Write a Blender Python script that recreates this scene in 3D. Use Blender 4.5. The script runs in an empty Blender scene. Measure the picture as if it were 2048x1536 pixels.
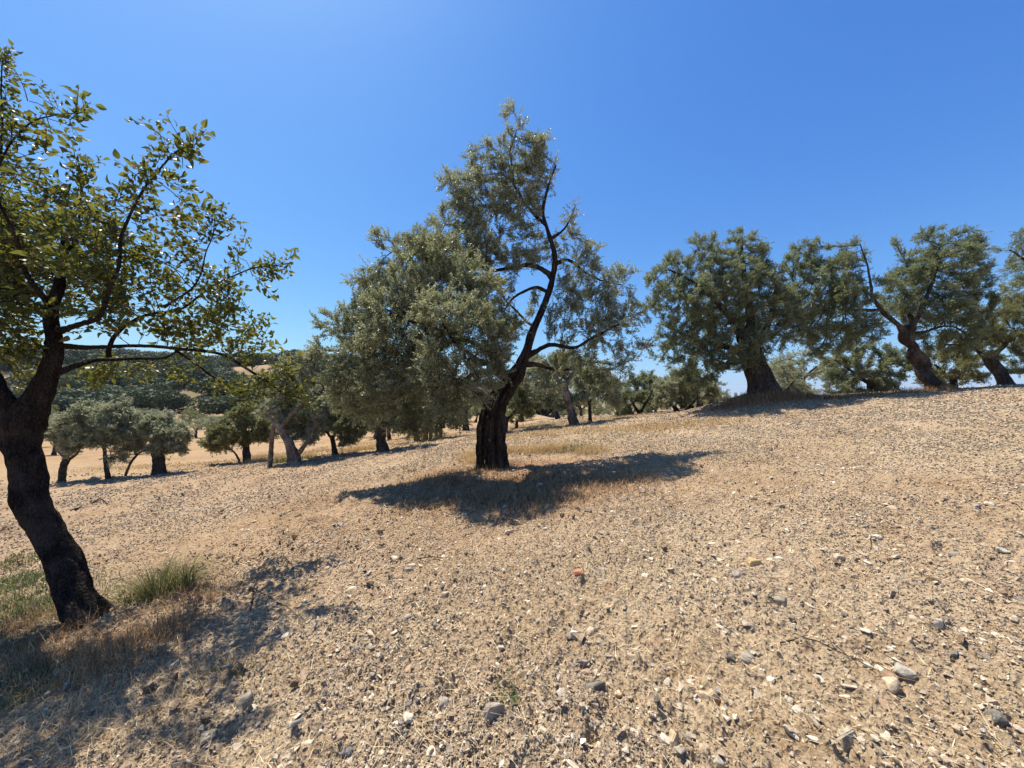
import bpy, bmesh, math, random
import numpy as np
from mathutils import Vector

R = math.radians
random.seed(7)
RNG = np.random.default_rng(11)
SC = bpy.context.scene
COL = SC.collection

# ------------------------------------------------------------------ camera, sky, sun, exposure
F = 769.0                    # focal length in pixels of the 2048 wide photograph
HOR = 800.0                  # row of the horizon
CAMZ = 1.6
PITCH = math.atan((HOR - 768) / F)
cam_d = bpy.data.cameras.new('camera')
cam = bpy.data.objects.new('camera', cam_d)
COL.objects.link(cam)
cam_d.sensor_width = 36
cam_d.lens = F / 2048 * 36
cam_d.clip_start = 0.05
cam_d.clip_end = 30000
cam.location = (0, 0, CAMZ)
cam.rotation_euler = (R(90) + PITCH, 0, 0)
SC.camera = cam

HAZE = True
SUN_EL = 67.0
SUN_AZ = -50.0               # degrees right of straight ahead
world = bpy.data.worlds.new('World')
SC.world = world
world.use_nodes = True
wn, wl = world.node_tree.nodes, world.node_tree.links
sky = wn.new('ShaderNodeTexSky')
sky.sky_type = 'NISHITA'
sky.sun_disc = False
sky.sun_elevation = R(SUN_EL)
sky.sun_rotation = R(SUN_AZ)
sky.altitude = 300
sky.air_density = 1.0
sky.dust_density = 1.2
sky.ozone_density = 3.0
bg = wn['Background']
bg.inputs[1].default_value = 0.11
# tone curve of the sky colour, channel by channel (deeper blue overhead, paler at the horizon)
ssep = wn.new('ShaderNodeSeparateColor'); scom = wn.new('ShaderNodeCombineColor')
wl.new(sky.outputs[0], ssep.inputs[0])
for ch, (pw, k) in enumerate(((1.52, .218), (1.14, .53), (.69, 1.46))):
    p_ = wn.new('ShaderNodeMath'); p_.operation = 'POWER'; p_.inputs[1].default_value = pw
    m_ = wn.new('ShaderNodeMath'); m_.operation = 'MULTIPLY'; m_.inputs[1].default_value = k
    wl.new(ssep.outputs[ch], p_.inputs[0]); c_ = wn.new('ShaderNodeMath'); c_.operation = 'MINIMUM'; c_.inputs[1].default_value = 5.0
    wl.new(p_.outputs[0], m_.inputs[0]); wl.new(m_.outputs[0], c_.inputs[0]); wl.new(c_.outputs[0], scom.inputs[ch])
wl.new(scom.outputs[0], bg.inputs[0])

sl = bpy.data.lights.new('sun', 'SUN')
sl.energy = 4.6
sl.angle = R(0.53)
sl.color = (1.0, 0.94, 0.85)
sun = bpy.data.objects.new('sun', sl)
COL.objects.link(sun)
sd = Vector((math.sin(R(SUN_AZ)) * math.cos(R(SUN_EL)), math.cos(R(SUN_AZ)) * math.cos(R(SUN_EL)), math.sin(R(SUN_EL))))
sun.rotation_euler = sd.to_track_quat('Z', 'Y').to_euler()
sun.location = (-5, 10, 20)
SC.view_settings.view_transform = 'Standard'
SC.view_settings.look = 'None'
SC.view_settings.exposure = 0.9
SC.view_settings.gamma = 1.0
SC.cycles.max_bounces = 6
SC.cycles.diffuse_bounces = 3
SC.cycles.transparent_max_bounces = 4

# ------------------------------------------------------------------ noise
_p = np.random.default_rng(5).permutation(256).astype(np.int64)
PERM = np.concatenate([_p, _p, _p])
GR = np.random.default_rng(9).normal(size=(256, 3)).astype(np.float32)
GR /= np.linalg.norm(GR, axis=1)[:, None]


def perlin(x, y, z=0.0):
    x = np.asarray(x, dtype=np.float64); y = np.asarray(y, dtype=np.float64)
    z = np.zeros_like(x) + z
    xi = np.floor(x).astype(np.int64); yi = np.floor(y).astype(np.int64); zi = np.floor(z).astype(np.int64)
    xf = (x - xi).astype(np.float32); yf = (y - yi).astype(np.float32); zf = (z - zi).astype(np.float32)
    u = xf * xf * xf * (xf * (xf * 6 - 15) + 10); v = yf * yf * yf * (yf * (yf * 6 - 15) + 10); w = zf * zf * zf * (zf * (zf * 6 - 15) + 10)
    xi &= 255; yi &= 255; zi &= 255
    def g(a, b, c):
        h = PERM[PERM[PERM[(xi + a) & 255] + ((yi + b) & 255)] + ((zi + c) & 255)]
        q = GR[h]
        return q[..., 0] * (xf - a) + q[..., 1] * (yf - b) + q[..., 2] * (zf - c)
    def L(a, b, t): return a + (b - a) * t
    flat = not np.any(zf)
    r0 = L(L(g(0, 0, 0), g(1, 0, 0), u), L(g(0, 1, 0), g(1, 1, 0), u), v)
    if flat: return r0 * 1.5
    r1 = L(L(g(0, 0, 1), g(1, 0, 1), u), L(g(0, 1, 1), g(1, 1, 1), u), v)
    return L(r0, r1, w) * 1.5


def sstep(a, b, x):
    t = np.clip((x - a) / (b - a), 0, 1)
    return t * t * (3 - 2 * t)


# ------------------------------------------------------------------ terrain shape
HERO = (-0.35, 8.0)
BIGO = (9.3, 14.3)


def H(x, y):
    x = np.asarray(x, dtype=np.float64); y = np.asarray(y, dtype=np.float64)
    fade = 1 - 0.6 * sstep(60, 150, np.hypot(x, y))
    z = 2.5 * np.tanh(x / 20) * fade
    z = z + 0.018 * np.minimum(y, 14) * (y > -20) 
    k = 0.045 + 0.075 * sstep(2, 14, x)
    d = np.maximum(y - 15, 0)
    d = np.minimum(d, 75)
    d2 = d * d / (d + 4)
    z = z - k * d2 * (1 - 0.35 * sstep(20, 70, d))
    # wooded ridge to the left, far behind the grove
    ridge = 23 * sstep(60, -130, x) + 3.5 * perlin(x / 60, y / 60, 3.3) + 1.2 * perlin(x / 17, y / 17, 8.3)
    z = z + ridge * np.exp(-((y - 215 - 0.1 * x) / 62) ** 2) * sstep(80, 140, y)
    z = z + 0.9 * np.exp(-(((x - 9.1) / 1.7) ** 2 + ((y - 14.3) / 1.3) ** 2)) * 0.55   # root mound of the big olive
    z = z + 0.10 * np.exp(-(((x + .3) / 1.4) ** 2 + ((y - 7.9) / 1.0) ** 2))
    z = z + 0.35 * perlin(x / 9, y / 9, 1.7) * sstep(6, 25, np.hypot(x, y)) * 0.5
    return z


def ray(px, py):
    cx = (px - 1024) / F; cy = (768 - py) / F
    c, s = math.cos(PITCH), math.sin(PITCH)
    return np.array([cx, c - cy * s, s + cy * c])


def P(px, py, d):
    v = ray(px, py)
    v = v / v[1] * d
    return np.array([v[0], v[1], v[2] + CAMZ])


def G(px, py, far=80):
    """point of the smooth ground seen at a pixel"""
    v = ray(px, py); v = v / v[1]
    t = 0.8
    while t < far:
        q = v * t
        if q[2] + CAMZ < H(q[0], q[1]): break
        t *= 1.004
    return v[0] * t, t


def disp(x, y):
    r = np.hypot(x, y)
    stp = 0.005 * np.maximum(r, 1)
    z = 0.05 * perlin(x * 1.1, y * 1.1, 2.2)
    def oct(wl, amp, zz, kind):
        f = sstep(0.45, 1.3, wl / (2 * stp) )
        n = perlin(x / wl, y / wl, zz)
        if kind == 1: n = np.abs(n) * -1.6 + 0.4
        if kind == 2: n = np.maximum(n - 0.15, 0) * 2.2
        return amp * n * f
    z = z + oct(0.42, 0.03, 4.1, 0) + oct(0.19, 0.026, 9.4, 2) + oct(0.13, 0.016, 6.4, 1) + oct(0.085, 0.022, 17.4, 2) + oct(0.06, 0.022, 7.7, 0) + oct(0.035, 0.022, 11.9, 2) + oct(0.028, 0.014, 1.9, 1) + oct(0.015, 0.008, 5.9, 0)
    clod = sstep(0.0, 0.5, perlin(x / 2.1, y / 2.1, 12.5) + 0.15)
    z = z + clod * (.4 + .6 * sstep(2, -3, x)) * oct(0.24, 0.085, 14.4, 2)
    return z * sstep(90, 30, r)


# a few pits and overhanging clod holes near the camera
HOLES = [(1185, 1490, .045, .06), (1490, 1315, .05, .03), (700, 1500, .05, .03), (1380, 1500, .05, .025), (830, 1360, .06, .02)]
HP = [(G(a, b), r, dz) for a, b, r, dz in HOLES]


def GZ(x, y):
    z = H(x, y) + disp(np.asarray(x, float), np.asarray(y, float))
    for (hx, hy), r, dz in HP:
        z = z - dz * np.exp(-(((x - hx) / r) ** 2 + ((y - hy) / (r * .8)) ** 2) ** 1.5)
    return z


# ------------------------------------------------------------------ materials
def mat(name, rough=0.9, spec=0.2):
    m = bpy.data.materials.new(name)
    m.use_nodes = True
    n, l = m.node_tree.nodes, m.node_tree.links
    b = n['Principled BSDF']
    b.inputs['Roughness'].default_value = rough
    b.inputs['Specular IOR Level'].default_value = spec
    return m, n, l, b


def nnode(n, l, vec, scale, detail=4, rough=.55, dim='3D', dist=0):
    t = n.new('ShaderNodeTexNoise')
    t.inputs['Scale'].default_value = scale
    t.inputs['Detail'].default_value = detail
    t.inputs['Roughness'].default_value = rough
    t.inputs['Distortion'].default_value = dist
    if vec is not None: l.new(vec, t.inputs['Vector'])
    return t


def vnode(n, l, vec, scale, feature='F1'):
    t = n.new('ShaderNodeTexVoronoi')
    t.feature = feature
    t.inputs['Scale'].default_value = scale
    l.new(vec, t.inputs['Vector'])
    return t


def ramp(n, l, src, stops, interp='LINEAR'):
    r = n.new('ShaderNodeValToRGB')
    cr = r.color_ramp
    cr.interpolation = interp
    while len(cr.elements) < len(stops): cr.elements.new(0.5)
    for e, (p, c) in zip(cr.elements, stops):
        e.position = p; e.color = (*c, 1)
    l.new(src, r.inputs[0])
    return r


def mixc(n, l, fac, a, b, mode='MIX'):
    m = n.new('ShaderNodeMix')
    m.data_type = 'RGBA'; m.blend_type = mode
    for sock, v in ((m.inputs[0], fac), (m.inputs[6], a), (m.inputs[7], b)):
        if isinstance(v, (int, float)): sock.default_value = v
        elif isinstance(v, tuple): sock.default_value = (*v, 1)
        else: l.new(v, sock)
    return m.outputs[2]


def bump(n, l, height, strength, dist, nrm=None):
    b = n.new('ShaderNodeBump')
    b.inputs['Strength'].default_value = strength
    b.inputs['Distance'].default_value = dist
    l.new(height, b.inputs['Height'])
    if nrm is not None: l.new(nrm, b.inputs['Normal'])
    return b.outputs[0]


def attr(n, name):
    a = n.new('ShaderNodeAttribute'); a.attribute_name = name
    return a


def m_ground():
    m, n, l, b = mat('dry stony soil', 0.95, 0.1)
    geo = n.new('ShaderNodeNewGeometry')
    pos = geo.outputs['Position']
    n1 = nnode(n, l, pos, 1.3, 5)
    n2 = nnode(n, l, pos, 14, 6, .7)
    n3 = nnode(n, l, pos, 90, 3, .6)
    c1 = ramp(n, l, n2.outputs[0], [(0.28, (.20, .135, .08)), (.45, (.36, .26, .165)), (.58, (.45, .345, .225)), (.75, (.56, .46, .33))]).outputs[0]
    c2 = ramp(n, l, n1.outputs[0], [(0.35, (.34, .24, .15)), (.65, (.50, .385, .25))]).outputs[0]
    c = mixc(n, l, .45, c1, c2)
    # gravel specks
    v = vnode(n, l, pos, 38)
    vc = ramp(n, l, v.outputs['Color'], [(0, (.26, .23, .19)), (.35, (.44, .35, .25)), (.7, (.52, .42, .30)), (1, (.62, .56, .46))]).outputs[0]
    c = mixc(n, l, .42, c, vc)
    c = mixc(n, l, ramp(n, l, n3.outputs[0], [(.4, (0, 0, 0)), (.7, (.35, .35, .35))]).outputs[0], c, (.58, .48, .34))
    z = attr(n, 'zone')
    sep = n.new('ShaderNodeSeparateColor'); l.new(z.outputs['Color'], sep.inputs[0])
    red = mixc(n, l, n2.outputs[0], (.26, .155, .09), (.51, .35, .22))
    straw = mixc(n, l, n2.outputs[0], (.33, .23, .12), (.55, .42, .24))
    gre = mixc(n, l, n2.outputs[0], (.045, .06, .03), (.13, .15, .06))
    c = mixc(n, l, sep.outputs[0], c, red)
    c = mixc(n, l, sep.outputs[1], c, straw)
    c = mixc(n, l, sep.outputs[2], c, gre)
    n4 = nnode(n, l, pos, .45, 4, .6, dist=.6)
    n5 = nnode(n, l, pos, 4.5, 4, .65)
    c = mixc(n, l, ramp(n, l, n4.outputs[0], [(.42, (0, 0, 0)), (.62, (.55, .55, .55))]).outputs[0], c, mixc(n, l, 1.0, c, (.80, .74, .66), 'MULTIPLY'))
    c = mixc(n, l, ramp(n, l, n5.outputs[0], [(.5, (0, 0, 0)), (.66, (.6, .6, .6))]).outputs[0], c, mixc(n, l, 1.0, c, (.66, .58, .52), 'MULTIPLY'))
    c = mixc(n, l, 1.0, c, (.88, .835, .755), 'MULTIPLY')
    l.new(c, b.inputs['Base Color'])
    bn = bump(n, l, n2.outputs[0], .9, .03)
    bn = bump(n, l, v.outputs['Distance'], .9, .02, bn)
    bn = bump(n, l, n3.outputs[0], .8, .01, bn)
    l.new(bn, b.inputs['Normal'])
    return m


def m_bark(name, dark, light, scale=1.0, kind='olive'):
    m, n, l, b = mat(name, 0.95, 0.08)
    tc = n.new('ShaderNodeTexCoord')
    mp = n.new('ShaderNodeMapping')
    mp.inputs['Scale'].default_value = (9 * scale, 9 * scale, (2.2 if kind == 'olive' else 4.5) * scale)
    l.new(tc.outputs['Object'], mp.inputs['Vector'])
    n1 = nnode(n, l, mp.outputs[0], 1.0, 8, .68, dist=1.2)
    n2 = nnode(n, l, tc.outputs['Object'], 2.5 * scale, 4)
    v = vnode(n, l, mp.outputs[0], 2.2 if kind == 'olive' else 2.8, 'DISTANCE_TO_EDGE')
    mid = tuple((a + c) / 2 for a, c in zip(dark, light))
    c = ramp(n, l, n1.outputs[0], [(.3, dark), (.52, mid), (.72, light)]).outputs[0]
    c = mixc(n, l, ramp(n, l, v.outputs[0], [(0, (.75, .75, .75)), (.13, (0, 0, 0))]).outputs[0], c, tuple(x * .45 for x in dark))
    c = mixc(n, l, ramp(n, l, n2.outputs[0], [(.5, (0, 0, 0)), (.68, (.5, .5, .5))]).outputs[0], c, tuple(min(1, x * 1.5) for x in light))
    l.new(c, b.inputs['Base Color'])
    bn = bump(n, l, v.outputs[0], .8, .05)
    bn = bump(n, l, n1.outputs[0], 1.0, .035, bn)
    l.new(bn, b.inputs['Normal'])
    return m


def m_leaf(name, top, under, transl=.3, gloss=.35, rough=.35, tcol=None):
    """top: ramp stops over the per-leaf random value; under: colour of the underside"""
    m, n, l, b = mat(name, rough, gloss)
    a = attr(n, 'rnd')
    geo = n.new('ShaderNodeNewGeometry')
    ct = ramp(n, l, a.outputs['Fac'], top).outputs[0]
    cu = mixc(n, l, .55, ct, under)
    c = mixc(n, l, geo.outputs['Backfacing'], ct, cu)
    l.new(c, b.inputs['Base Color'])
    tr = n.new('ShaderNodeBsdfTranslucent')
    tt = mixc(n, l, .6, ct, tcol or (.16, .2, .04))
    l.new(tt, tr.inputs[0])
    mx = n.new('ShaderNodeMixShader')
    mx.inputs[0].default_value = transl
    l.new(b.outputs[0], mx.inputs[1]); l.new(tr.outputs[0], mx.inputs[2])
    l.new(mx.outputs[0], n['Material Output'].inputs[0])
    return m


def m_stone(name, stops=None, attrname='rnd', col=None):
    m, n, l, b = mat(name, 0.85, 0.25)
    geo = n.new('ShaderNodeNewGeometry')
    n1 = nnode(n, l, geo.outputs['Position'], 28, 6, .65)
    n2 = nnode(n, l, geo.outputs['Position'], 160, 3, .6)
    if stops:
        a = attr(n, attrname)
        c = ramp(n, l, a.outputs['Fac'], stops).outputs[0]
    else:
        c = mixc(n, l, 0.0, col, col)
    dk = mixc(n, l, 1.0, c, (.55, .50, .44), 'MULTIPLY')
    c = mixc(n, l, ramp(n, l, n1.outputs[0], [(.35, (1, 1, 1)), (.6, (0, 0, 0))]).outputs[0], c, dk)
    c = mixc(n, l, ramp(n, l, n2.outputs[0], [(.5, (0, 0, 0)), (.7, (.4, .4, .4))]).outputs[0], c, (.55, .47, .36))
    l.new(c, b.inputs['Base Color'])
    l.new(bump(n, l, n2.outputs[0], .5, .004, bump(n, l, n1.outputs[0], .7, .012)), b.inputs['Normal'])
    return m


def m_ramp(name, stops, rough=.8, spec=.15, transl=0.0):
    m, n, l, b = mat(name, rough, spec)
    a = attr(n, 'rnd')
    c = ramp(n, l, a.outputs['Fac'], stops).outputs[0]
    l.new(c, b.inputs['Base Color'])
    if transl:
        tr = n.new('ShaderNodeBsdfTranslucent'); l.new(c, tr.inputs[0])
        mx = n.new('ShaderNodeMixShader'); mx.inputs[0].default_value = transl
        l.new(b.outputs[0], mx.inputs[1]); l.new(tr.outputs[0], mx.inputs[2])
        l.new(mx.outputs[0], n['Material Output'].inputs[0])
    return m


M = {}
M['ground'] = m_ground()
M['olive_bark'] = m_bark('olive bark', (.022, .016, .012), (.13, .10, .078))
M['olive_bark_dark'] = m_bark('dark olive bark', (.014, .010, .008), (.085, .064, .05))
M['olive_bark_pale'] = m_bark('weathered pale olive bark', (.06, .046, .036), (.30, .24, .185))
M['pear_bark'] = m_bark('dark cracked pear bark', (.012, .009, .008), (.07, .055, .045), 1.6, 'pear')
M['twig'] = m_bark('twig bark', (.035, .028, .02), (.13, .10, .075), 3)
OL = [(0, (.045, .055, .026)), (.35, (.14, .155, .08)), (.7, (.30, .31, .185)), (.93, (.50, .51, .35)), (1, (.45, .36, .18))]
M['olive_leaf'] = m_leaf('olive leaf', OL, (.42, .41, .29), .48, .6, .33, (.32, .34, .13))
OLF = [(0, (.075, .095, .045)), (.5, (.16, .185, .095)), (1, (.36, .38, .22))]
M['olive_leaf_far'] = m_leaf('olive leaf dull', OLF, (.34, .34, .22), .48, .4, .45, (.25, .29, .10))
OLG = [(0, (.15, .165, .10)), (.5, (.29, .31, .20)), (1, (.50, .52, .38))]
M['olive_leaf_silver'] = m_leaf('olive leaf silvery', OLG, (.46, .46, .34), .52, .5, .4, (.30, .30, .12))
OLY = [(0, (.09, .10, .035)), (.5, (.18, .185, .075)), (1, (.32, .31, .15))]
M['olive_leaf_warm'] = m_leaf('olive leaf yellowish', OLY, (.24, .23, .12), .40, .35, .45, (.28, .28, .09))
M['pear_leaf'] = m_leaf('pear leaf', [(0, (.03, .048, .012)), (.4, (.05, .075, .016)), (.72, (.095, .105, .02)), (.9, (.16, .13, .025)), (1, (.16, .07, .02))], (.11, .13, .06), .40, .4, .42, (.30, .29, .04))
M['bush_leaf'] = m_leaf('holm oak leaf', [(0, (.022, .036, .016)), (.5, (.04, .06, .024)), (1, (.075, .095, .04))], (.09, .1, .05), .15, .2, .6)
STONE = [(0, (.16, .135, .10)), (.12, (.26, .215, .155)), (.35, (.40, .31, .20)), (.62, (.52, .41, .27)), (.82, (.68, .57, .40)), (.96, (.78, .70, .54)), (1, (.5, .22, .10))]
M['gravel'] = m_stone('mixed gravel', STONE)
M['pale_chip'] = m_stone('pale stone flake', [(0, (.26, .22, .17)), (.3, (.40, .33, .24)), (.6, (.52, .44, .33)), (1, (.68, .60, .46))])
M['clod'] = m_stone('soil clod', [(0, (.13, .08, .045)), (.5, (.25, .165, .10)), (1, (.38, .28, .18))])
M['soil_crumb'] = m_stone('soil crumb', [(0, (.19, .135, .09)), (.5, (.38, .295, .205)), (1, (.53, .44, .32))])
M['straw'] = m_ramp('straw', [(0, (.26, .16, .08)), (.5, (.50, .37, .20)), (1, (.72, .60, .38))], transl=.15)
M['dry_grass'] = m_ramp('dry grass', [(0, (.30, .17, .07)), (.5, (.50, .34, .15)), (1, (.70, .54, .29))], transl=.25)
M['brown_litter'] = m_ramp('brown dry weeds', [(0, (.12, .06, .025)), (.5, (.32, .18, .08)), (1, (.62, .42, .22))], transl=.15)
M['green_grass'] = m_ramp('green grass', [(0, (.05, .06, .02)), (.5, (.12, .12, .04)), (.85, (.2, .2, .07)), (1, (.42, .34, .15))], transl=.35)
M['green_weed'] = m_ramp('green weed', [(0, (.035, .055, .018)), (.6, (.09, .12, .035)), (1, (.22, .2, .08))], transl=.35)

# ------------------------------------------------------------------ mesh helpers


def raw_mesh(name, verts, faces_list, mats, midx=None, rnd=None, smooth=False):
    """faces_list: list of int arrays (n,k) ; midx / rnd: per-face arrays over all faces in order"""
    me = bpy.data.meshes.new(name)
    verts = np.ascontiguousarray(verts, dtype=np.float32)
    me.vertices.add(len(verts)); me.vertices.foreach_set('co', verts.ravel())
    loops = np.concatenate([f.ravel() for f in faces_list]).astype(np.int32)
    tot = np.concatenate([np.full(len(f), f.shape[1], np.int32) for f in faces_list])
    st = np.concatenate([[0], np.cumsum(tot)[:-1]]).astype(np.int32)
    me.loops.add(len(loops)); me.loops.foreach_set('vertex_index', loops)
    me.polygons.add(len(tot)); me.polygons.foreach_set('loop_start', st); me.polygons.foreach_set('loop_total', tot)
    if midx is not None: me.polygons.foreach_set('material_index', np.ascontiguousarray(midx, dtype=np.int32))
    me.polygons.foreach_set('use_smooth', np.full(len(tot), smooth))
    me.update(calc_edges=True)
    if rnd is not None:
        a = me.attributes.new('rnd', 'FLOAT', 'FACE')
        a.data.foreach_set('value', np.ascontiguousarray(rnd, dtype=np.float32))
    for m in mats: me.materials.append(m)
    return me


def link(name, me, parent=None, loc=None):
    o = bpy.data.objects.new(name, me)
    COL.objects.link(o)
    if parent is not None: o.parent = parent
    if loc is not None: o.location = loc
    return o


def tag(o, label=None, cat=None, group=None, kind=None):
    if label: o['label'] = label
    if cat: o['category'] = cat
    if group: o['group'] = group
    if kind: o['kind'] = kind
    return o


class Soup:
    """collects vertex / face blocks into one mesh"""
    def __init__(s): s.v = []; s.f = {3: [], 4: []}; s.m = {3: [], 4: []}; s.r = {3: [], 4: []}; s.n = 0
    def add(s, v, f, m=0, r=None):
        k = f.shape[1]
        s.v.append(v); s.f[k].append(f + s.n); s.n += len(v)
        s.m[k].append(np.full(len(f), m)); s.r[k].append(np.zeros(len(f)) + .5 if r is None else r)
    def addf(s, f, m=0, r=None):
        """faces on the block added last (indices relative to that block)"""
        k = f.shape[1]; s.f[k].append(f + s.n - len(s.v[-1])); s.m[k].append(np.full(len(f), m)); s.r[k].append(np.zeros(len(f)) + .5 if r is None else r)
    def mesh(s, name, mats, smooth=False):
        fl, mi, rn = [], [], []
        for k in (3, 4):
            if s.f[k]:
                fl.append(np.concatenate(s.f[k])); mi.append(np.concatenate(s.m[k])); rn.append(np.concatenate(s.r[k]))
        return raw_mesh(name, np.concatenate(s.v), fl, mats, np.concatenate(mi), np.concatenate(rn), smooth)


def unit(a):
    return a / np.maximum(np.linalg.norm(a, axis=-1, keepdims=True), 1e-9)


def resample(pts, rads, step):
    """Catmull-Rom through the points, one sample per step"""
    pts = np.array(pts, float); rads = np.array(rads, float)
    q = np.vstack([2 * pts[0] - pts[1], pts, 2 * pts[-1] - pts[-2]])
    out, ro = [], []
    for i in range(len(pts) - 1):
        p0, p1, p2, p3 = q[i:i + 4]
        n = max(2, int(np.linalg.norm(p2 - p1) / step))
        t = np.linspace(0, 1, n, endpoint=False)[:, None]
        out.append(.5 * ((2 * p1) + (-p0 + p2) * t + (2 * p0 - 5 * p1 + 4 * p2 - p3) * t ** 2 + (-p0 + 3 * p1 - 3 * p2 + p3) * t ** 3))
        ro.append(rads[i] + (rads[i + 1] - rads[i]) * t[:, 0])
    out.append(pts[-1:]); ro.append(rads[-1:])
    return np.vstack(out), np.concatenate(ro)


def tube(pts, rads, sides=12, step=None, ridges=0, ridge_amp=0.0, twist=0.0, rough=0.0, rough_sc=1.0, flare=0.0, seed=0.0, wob=0.0, flat=1.0):
    if step is None: step = max(min(rads) * .6, .01)
    p, r = resample(pts, rads, step)
    n = len(p)
    if wob:
        s = np.arange(n) * step
        for k in range(3): p[:, k] += wob * perlin(s / .35 + k * 7.7 + seed, s * 0 + seed * 1.3) * np.clip(np.arange(n) / 3, 0, 1)
    T = unit(np.gradient(p, axis=0))
    N = np.zeros_like(p)
    a = np.cross(T[0], [0.3, 1, 0.1]); N[0] = a / np.linalg.norm(a)
    for i in range(1, n):
        a = N[i - 1] - T[i] * np.dot(N[i - 1], T[i]); N[i] = a / np.linalg.norm(a)
    B = np.cross(T, N)
    th = np.linspace(0, 2 * math.pi, sides, endpoint=False)
    s = np.concatenate([[0], np.cumsum(np.linalg.norm(np.diff(p, axis=0), axis=1))])
    TH, S = np.meshgrid(th, s)
    rr = np.repeat(r[:, None], sides, 1)
    k = np.ones_like(rr)
    if ridges:
        w = perlin(np.cos(TH) * 1.1 + seed, np.sin(TH) * 1.1, S * 1.2) * 1.6
        w2 = TH * ridges + twist * S + w * 2
        k += ridge_amp * (np.abs(np.sin(w2 / 2)) * 1.6 - 1.25) * 1.0
        k += ridge_amp * .7 * np.sin(TH * 2 + twist * .7 * S + seed)
    if rough:
        k += rough * perlin(np.cos(TH) * 1.6 * rough_sc + seed, np.sin(TH) * 1.6 * rough_sc, S / np.mean(rads) * .35 * rough_sc)
        k += rough * .6 * perlin(np.cos(TH) * 4 * rough_sc + seed, np.sin(TH) * 4 * rough_sc, S / np.mean(rads) * .8 * rough_sc + 5)
    if flare:
        fl = .75 * np.exp(-np.maximum(S - .2, 0) / (rads[0] * .5))
        k += flare * fl * (.2 + .75 * np.maximum(0, np.sin(TH * 3 + seed) + .5 * np.sin(TH * 5 + seed * 2)))
    rr = rr * k
    V = p[:, None, :] + N[:, None, :] * (np.cos(TH) * rr)[..., None] + B[:, None, :] * (np.sin(TH) * rr * flat)[..., None]
    V = V.reshape(-1, 3)
    i = np.arange(n - 1)[:, None] * sides; j = np.arange(sides)[None, :]; j2 = (j + 1) % sides
    Fq = np.stack([i + j, i + j2, i + sides + j2, i + sides + j], -1).reshape(-1, 4)
    V = np.vstack([V, p[-1] + T[-1] * r[-1] * .6, p[0]])
    c = n * sides
    top = np.stack([(n - 1) * sides + np.arange(sides), (n - 1) * sides + (np.arange(sides) + 1) % sides, np.full(sides, c)], -1)
    bot = np.stack([(np.arange(sides) + 1) % sides, np.arange(sides), np.full(sides, c + 1)], -1)
    return V, Fq, np.vstack([top, bot])


def frames(dirs, rng, roll=None):
    """rotation matrices whose local z is along dirs"""
    z = unit(dirs)
    r = rng.normal(size=z.shape)
    x = unit(np.cross(r, z))
    y = np.cross(z, x)
    return np.stack([x, y, z], -1)      # columns


def place(tv, tf, mats3, locs, scl):
    """instances of template verts: returns verts, faces"""
    V = np.einsum('nij,vj->nvi', mats3, tv) * scl[:, None, None] + locs[:, None, :]
    n, k = len(locs), len(tv)
    Fc = tf[None] + (np.arange(n) * k)[:, None, None]
    return V.reshape(-1, 3), Fc.reshape(-1, tf.shape[1])


# ------------------------------------------------------------------ leaf sprays
def olive_spray(rng, L=.21, pairs=9, ll=.064, lw=.0165, fine=True):
    """one olive twig: thin stem along +z and opposite narrow leaves"""
    leaf_v, leaf_f, nl = [], [], 0
    bend = rng.normal(size=2) * .12
    def c(t): return np.array([bend[0] * t * t * L, bend[1] * t * t * L, t * L])
    for i in range(pairs):
        t = .12 + .88 * (i + rng.random() * .5) / pairs
        ang = i * 1.57 + rng.normal() * .4
        for sgn in (0, math.pi):
            a = ang + sgn + rng.normal() * .25
            if rng.random() < .12: continue
            el = R(35 + 45 * rng.random()) * (1 - .35 * t)
            d = np.array([math.cos(a) * math.sin(el), math.sin(a) * math.sin(el), math.cos(el)])
            s = ll * (.7 + .5 * rng.random()) * (1 - .3 * t)
            w = lw * (.8 + .4 * rng.random())
            side = unit(np.cross(d, rng.normal(size=3)))
            nn = np.cross(side, d)
            b = c(t)
            if fine:
                pts = [b, b + d * s * .35 + side * w * .5 + nn * w * .2, b + d * s * .35 - side * w * .5 + nn * w * .2, b + d * s * .38,
                       b + d * s * .75 + side * w * .38 - nn * s * .03, b + d * s * .75 - side * w * .38 - nn * s * .03, b + d * s - nn * s * .1]
                leaf_v += pts
                leaf_f += [[nl, nl + 3, nl + 4, nl + 1], [nl + 2, nl + 5, nl + 3, nl], [nl + 3, nl + 6, nl + 6, nl + 4]]
                leaf_f = leaf_f[:-1]
                leaf_f += [[nl + 3, nl + 5, nl + 6, nl + 4]]
                nl += 7
            else:
                leaf_v += [b, b + d * s * .45 + side * w * .5, b + d * s - nn * s * .08, b + d * s * .45 - side * w * .5]
                leaf_f += [[nl, nl + 1, nl + 2, nl + 3]]
                nl += 4
    lv = np.array(leaf_v); lf = np.array(leaf_f)
    per = 3 if fine else 1
    # stem
    sv, sf = [], []
    ts = np.linspace(0, 1, 4)
    for t in ts:
        q = c(t); w = .0022 * (1.1 - t * .7) * (L / .26)
        for k in range(3): sv.append(q + np.array([math.cos(k * 2.09) * w, math.sin(k * 2.09) * w, 0]))
    for i in range(3):
        for k in range(3): sf.append([i * 3 + k, i * 3 + (k + 1) % 3, i * 3 + 3 + (k + 1) % 3, i * 3 + 3 + k])
    return lv, lf, np.array(sv), np.array(sf), per


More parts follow.
